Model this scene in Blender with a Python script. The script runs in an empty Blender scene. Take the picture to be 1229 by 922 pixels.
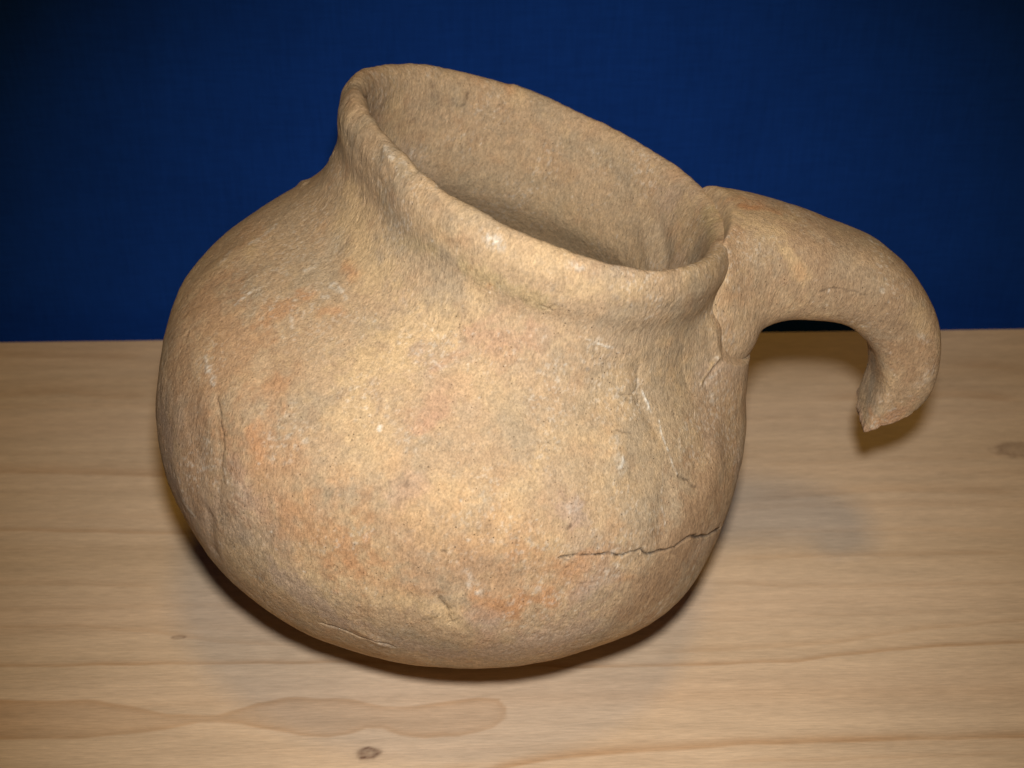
import bpy, bmesh, math
import numpy as np
from mathutils import Matrix, Vector

# ---------------------------------------------------------------- camera, world, lamps, exposure
scene = bpy.context.scene
col = scene.collection
CAM = (0.015, -0.285, 0.245)
PITCH = math.radians(33)
cd = bpy.data.cameras.new('camera'); cam = bpy.data.objects.new('camera', cd); col.objects.link(cam)
cam.location = CAM; cam.rotation_euler = (math.radians(90) - PITCH, 0, 0)
cd.sensor_width = 36; cd.lens = 36 * 1600 / 1229
cd.clip_start = 0.01; cd.clip_end = 50
cd.dof.use_dof = True; cd.dof.focus_distance = 0.295; cd.dof.aperture_fstop = 46.9 / 1.9
scene.camera = cam
scene.view_settings.view_transform = 'Standard'; scene.view_settings.look = 'None'
scene.view_settings.exposure = 0; scene.view_settings.gamma = 1
w = bpy.data.worlds.new('World'); scene.world = w; w.use_nodes = True
w.node_tree.nodes['Background'].inputs[0].default_value = (1.0, 0.55, 0.20, 1)
w.node_tree.nodes['Background'].inputs[1].default_value = 0.015
# flash of the camera, 3.5 cm above the lens
fd = bpy.data.lights.new('flash', 'SPOT'); flash = bpy.data.objects.new('flash', fd); col.objects.link(flash)
fw = Vector((0, math.cos(PITCH), -math.sin(PITCH))); up = Vector((0, math.sin(PITCH), math.cos(PITCH)))
flash.location = Vector(CAM) + up * 0.032 + Vector((0.004, 0, 0)) - fw * 0.01
tgt = Vector((0.024, -0.010, 0.050)) - flash.location
flash.rotation_euler = tgt.to_track_quat('-Z', 'Y').to_euler()
fd.energy = 4.9; fd.color = (1.0, 0.955, 0.965); fd.shadow_soft_size = 0.0085
fd.spot_size = math.radians(61); fd.spot_blend = 1.0
# warm ceiling lamp, almost straight overhead
ad = bpy.data.lights.new('ceiling_lamp', 'AREA'); al = bpy.data.objects.new('ceiling_lamp', ad); col.objects.link(al)
al.location = (0.12, -0.42, 1.45); ad.shape = 'DISK'; ad.size = 0.22
al.rotation_euler = (Vector((0, 0, 0)) - al.location).to_track_quat('-Z', 'Y').to_euler()
ad.energy = 3.7; ad.color = (1.0, 0.60, 0.12)

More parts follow.
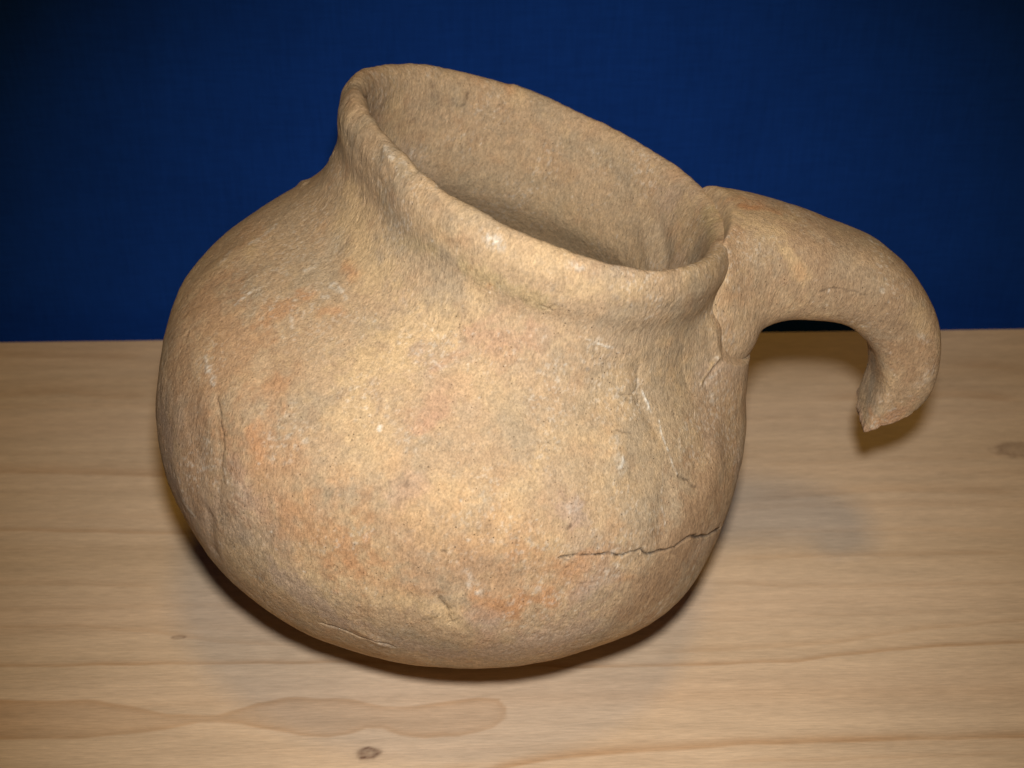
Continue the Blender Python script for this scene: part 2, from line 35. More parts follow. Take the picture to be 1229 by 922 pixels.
# ---------------------------------------------------------------- measured shape data (metres, in the jug's own frame)
DATA = {
 'K': [[0.0,0.0],[0.01823,0.00236],[0.03534,0.00922],[0.05094,0.02184],[0.06411,0.03613],[0.07157,0.0534],[0.07139,0.0761],[0.06187,0.0912],[0.05117,0.10342],[0.0478,0.1144],[0.0486,0.1212],[0.0488,0.1258],[0.047,0.1298],[0.0446,0.1298],[0.0428,0.1266],[0.0419,0.118]],
 'q': [-0.4052,-0.3615,0.0355,-0.2707,-0.2611,-0.3401,0.9615,0.0133,-0.877,0.3221,0.2327,0.0953,-0.0001,0.1702,0.6762,-0.2722,0.9924,-0.1695,-0.1774],
 'IN': [[0.0419,0.118],[0.0417,0.11],[0.0442,0.101],[0.054,0.09],[0.0625,0.077],[0.0655,0.06],[0.063,0.045],[0.054,0.031],[0.04,0.019],[0.022,0.0125],[0.0,0.0105]],
 'H': [[0.04331,0.10795,0.0226,0.02016],[0.05561,0.11239,0.01905,0.01925],[0.06509,0.11616,0.01375,0.01619],[0.07788,0.11727,0.01102,0.01407],[0.09244,0.11568,0.00962,0.0123],[0.10474,0.10769,0.00863,0.01074],[0.11059,0.09592,0.00698,0.00983],[0.111,0.08426,0.00628,0.00773]],
 'hq': [0.2636,0.0,0.2562,0.6066,0.784],
 'R': [[0.972486,-0.01127,0.232689],[-0.01127,0.995384,0.095309],[-0.232689,-0.095309,0.96787]],
 'S': 0.992356,
 'off': [-0.016949,-0.01774,0.002071],
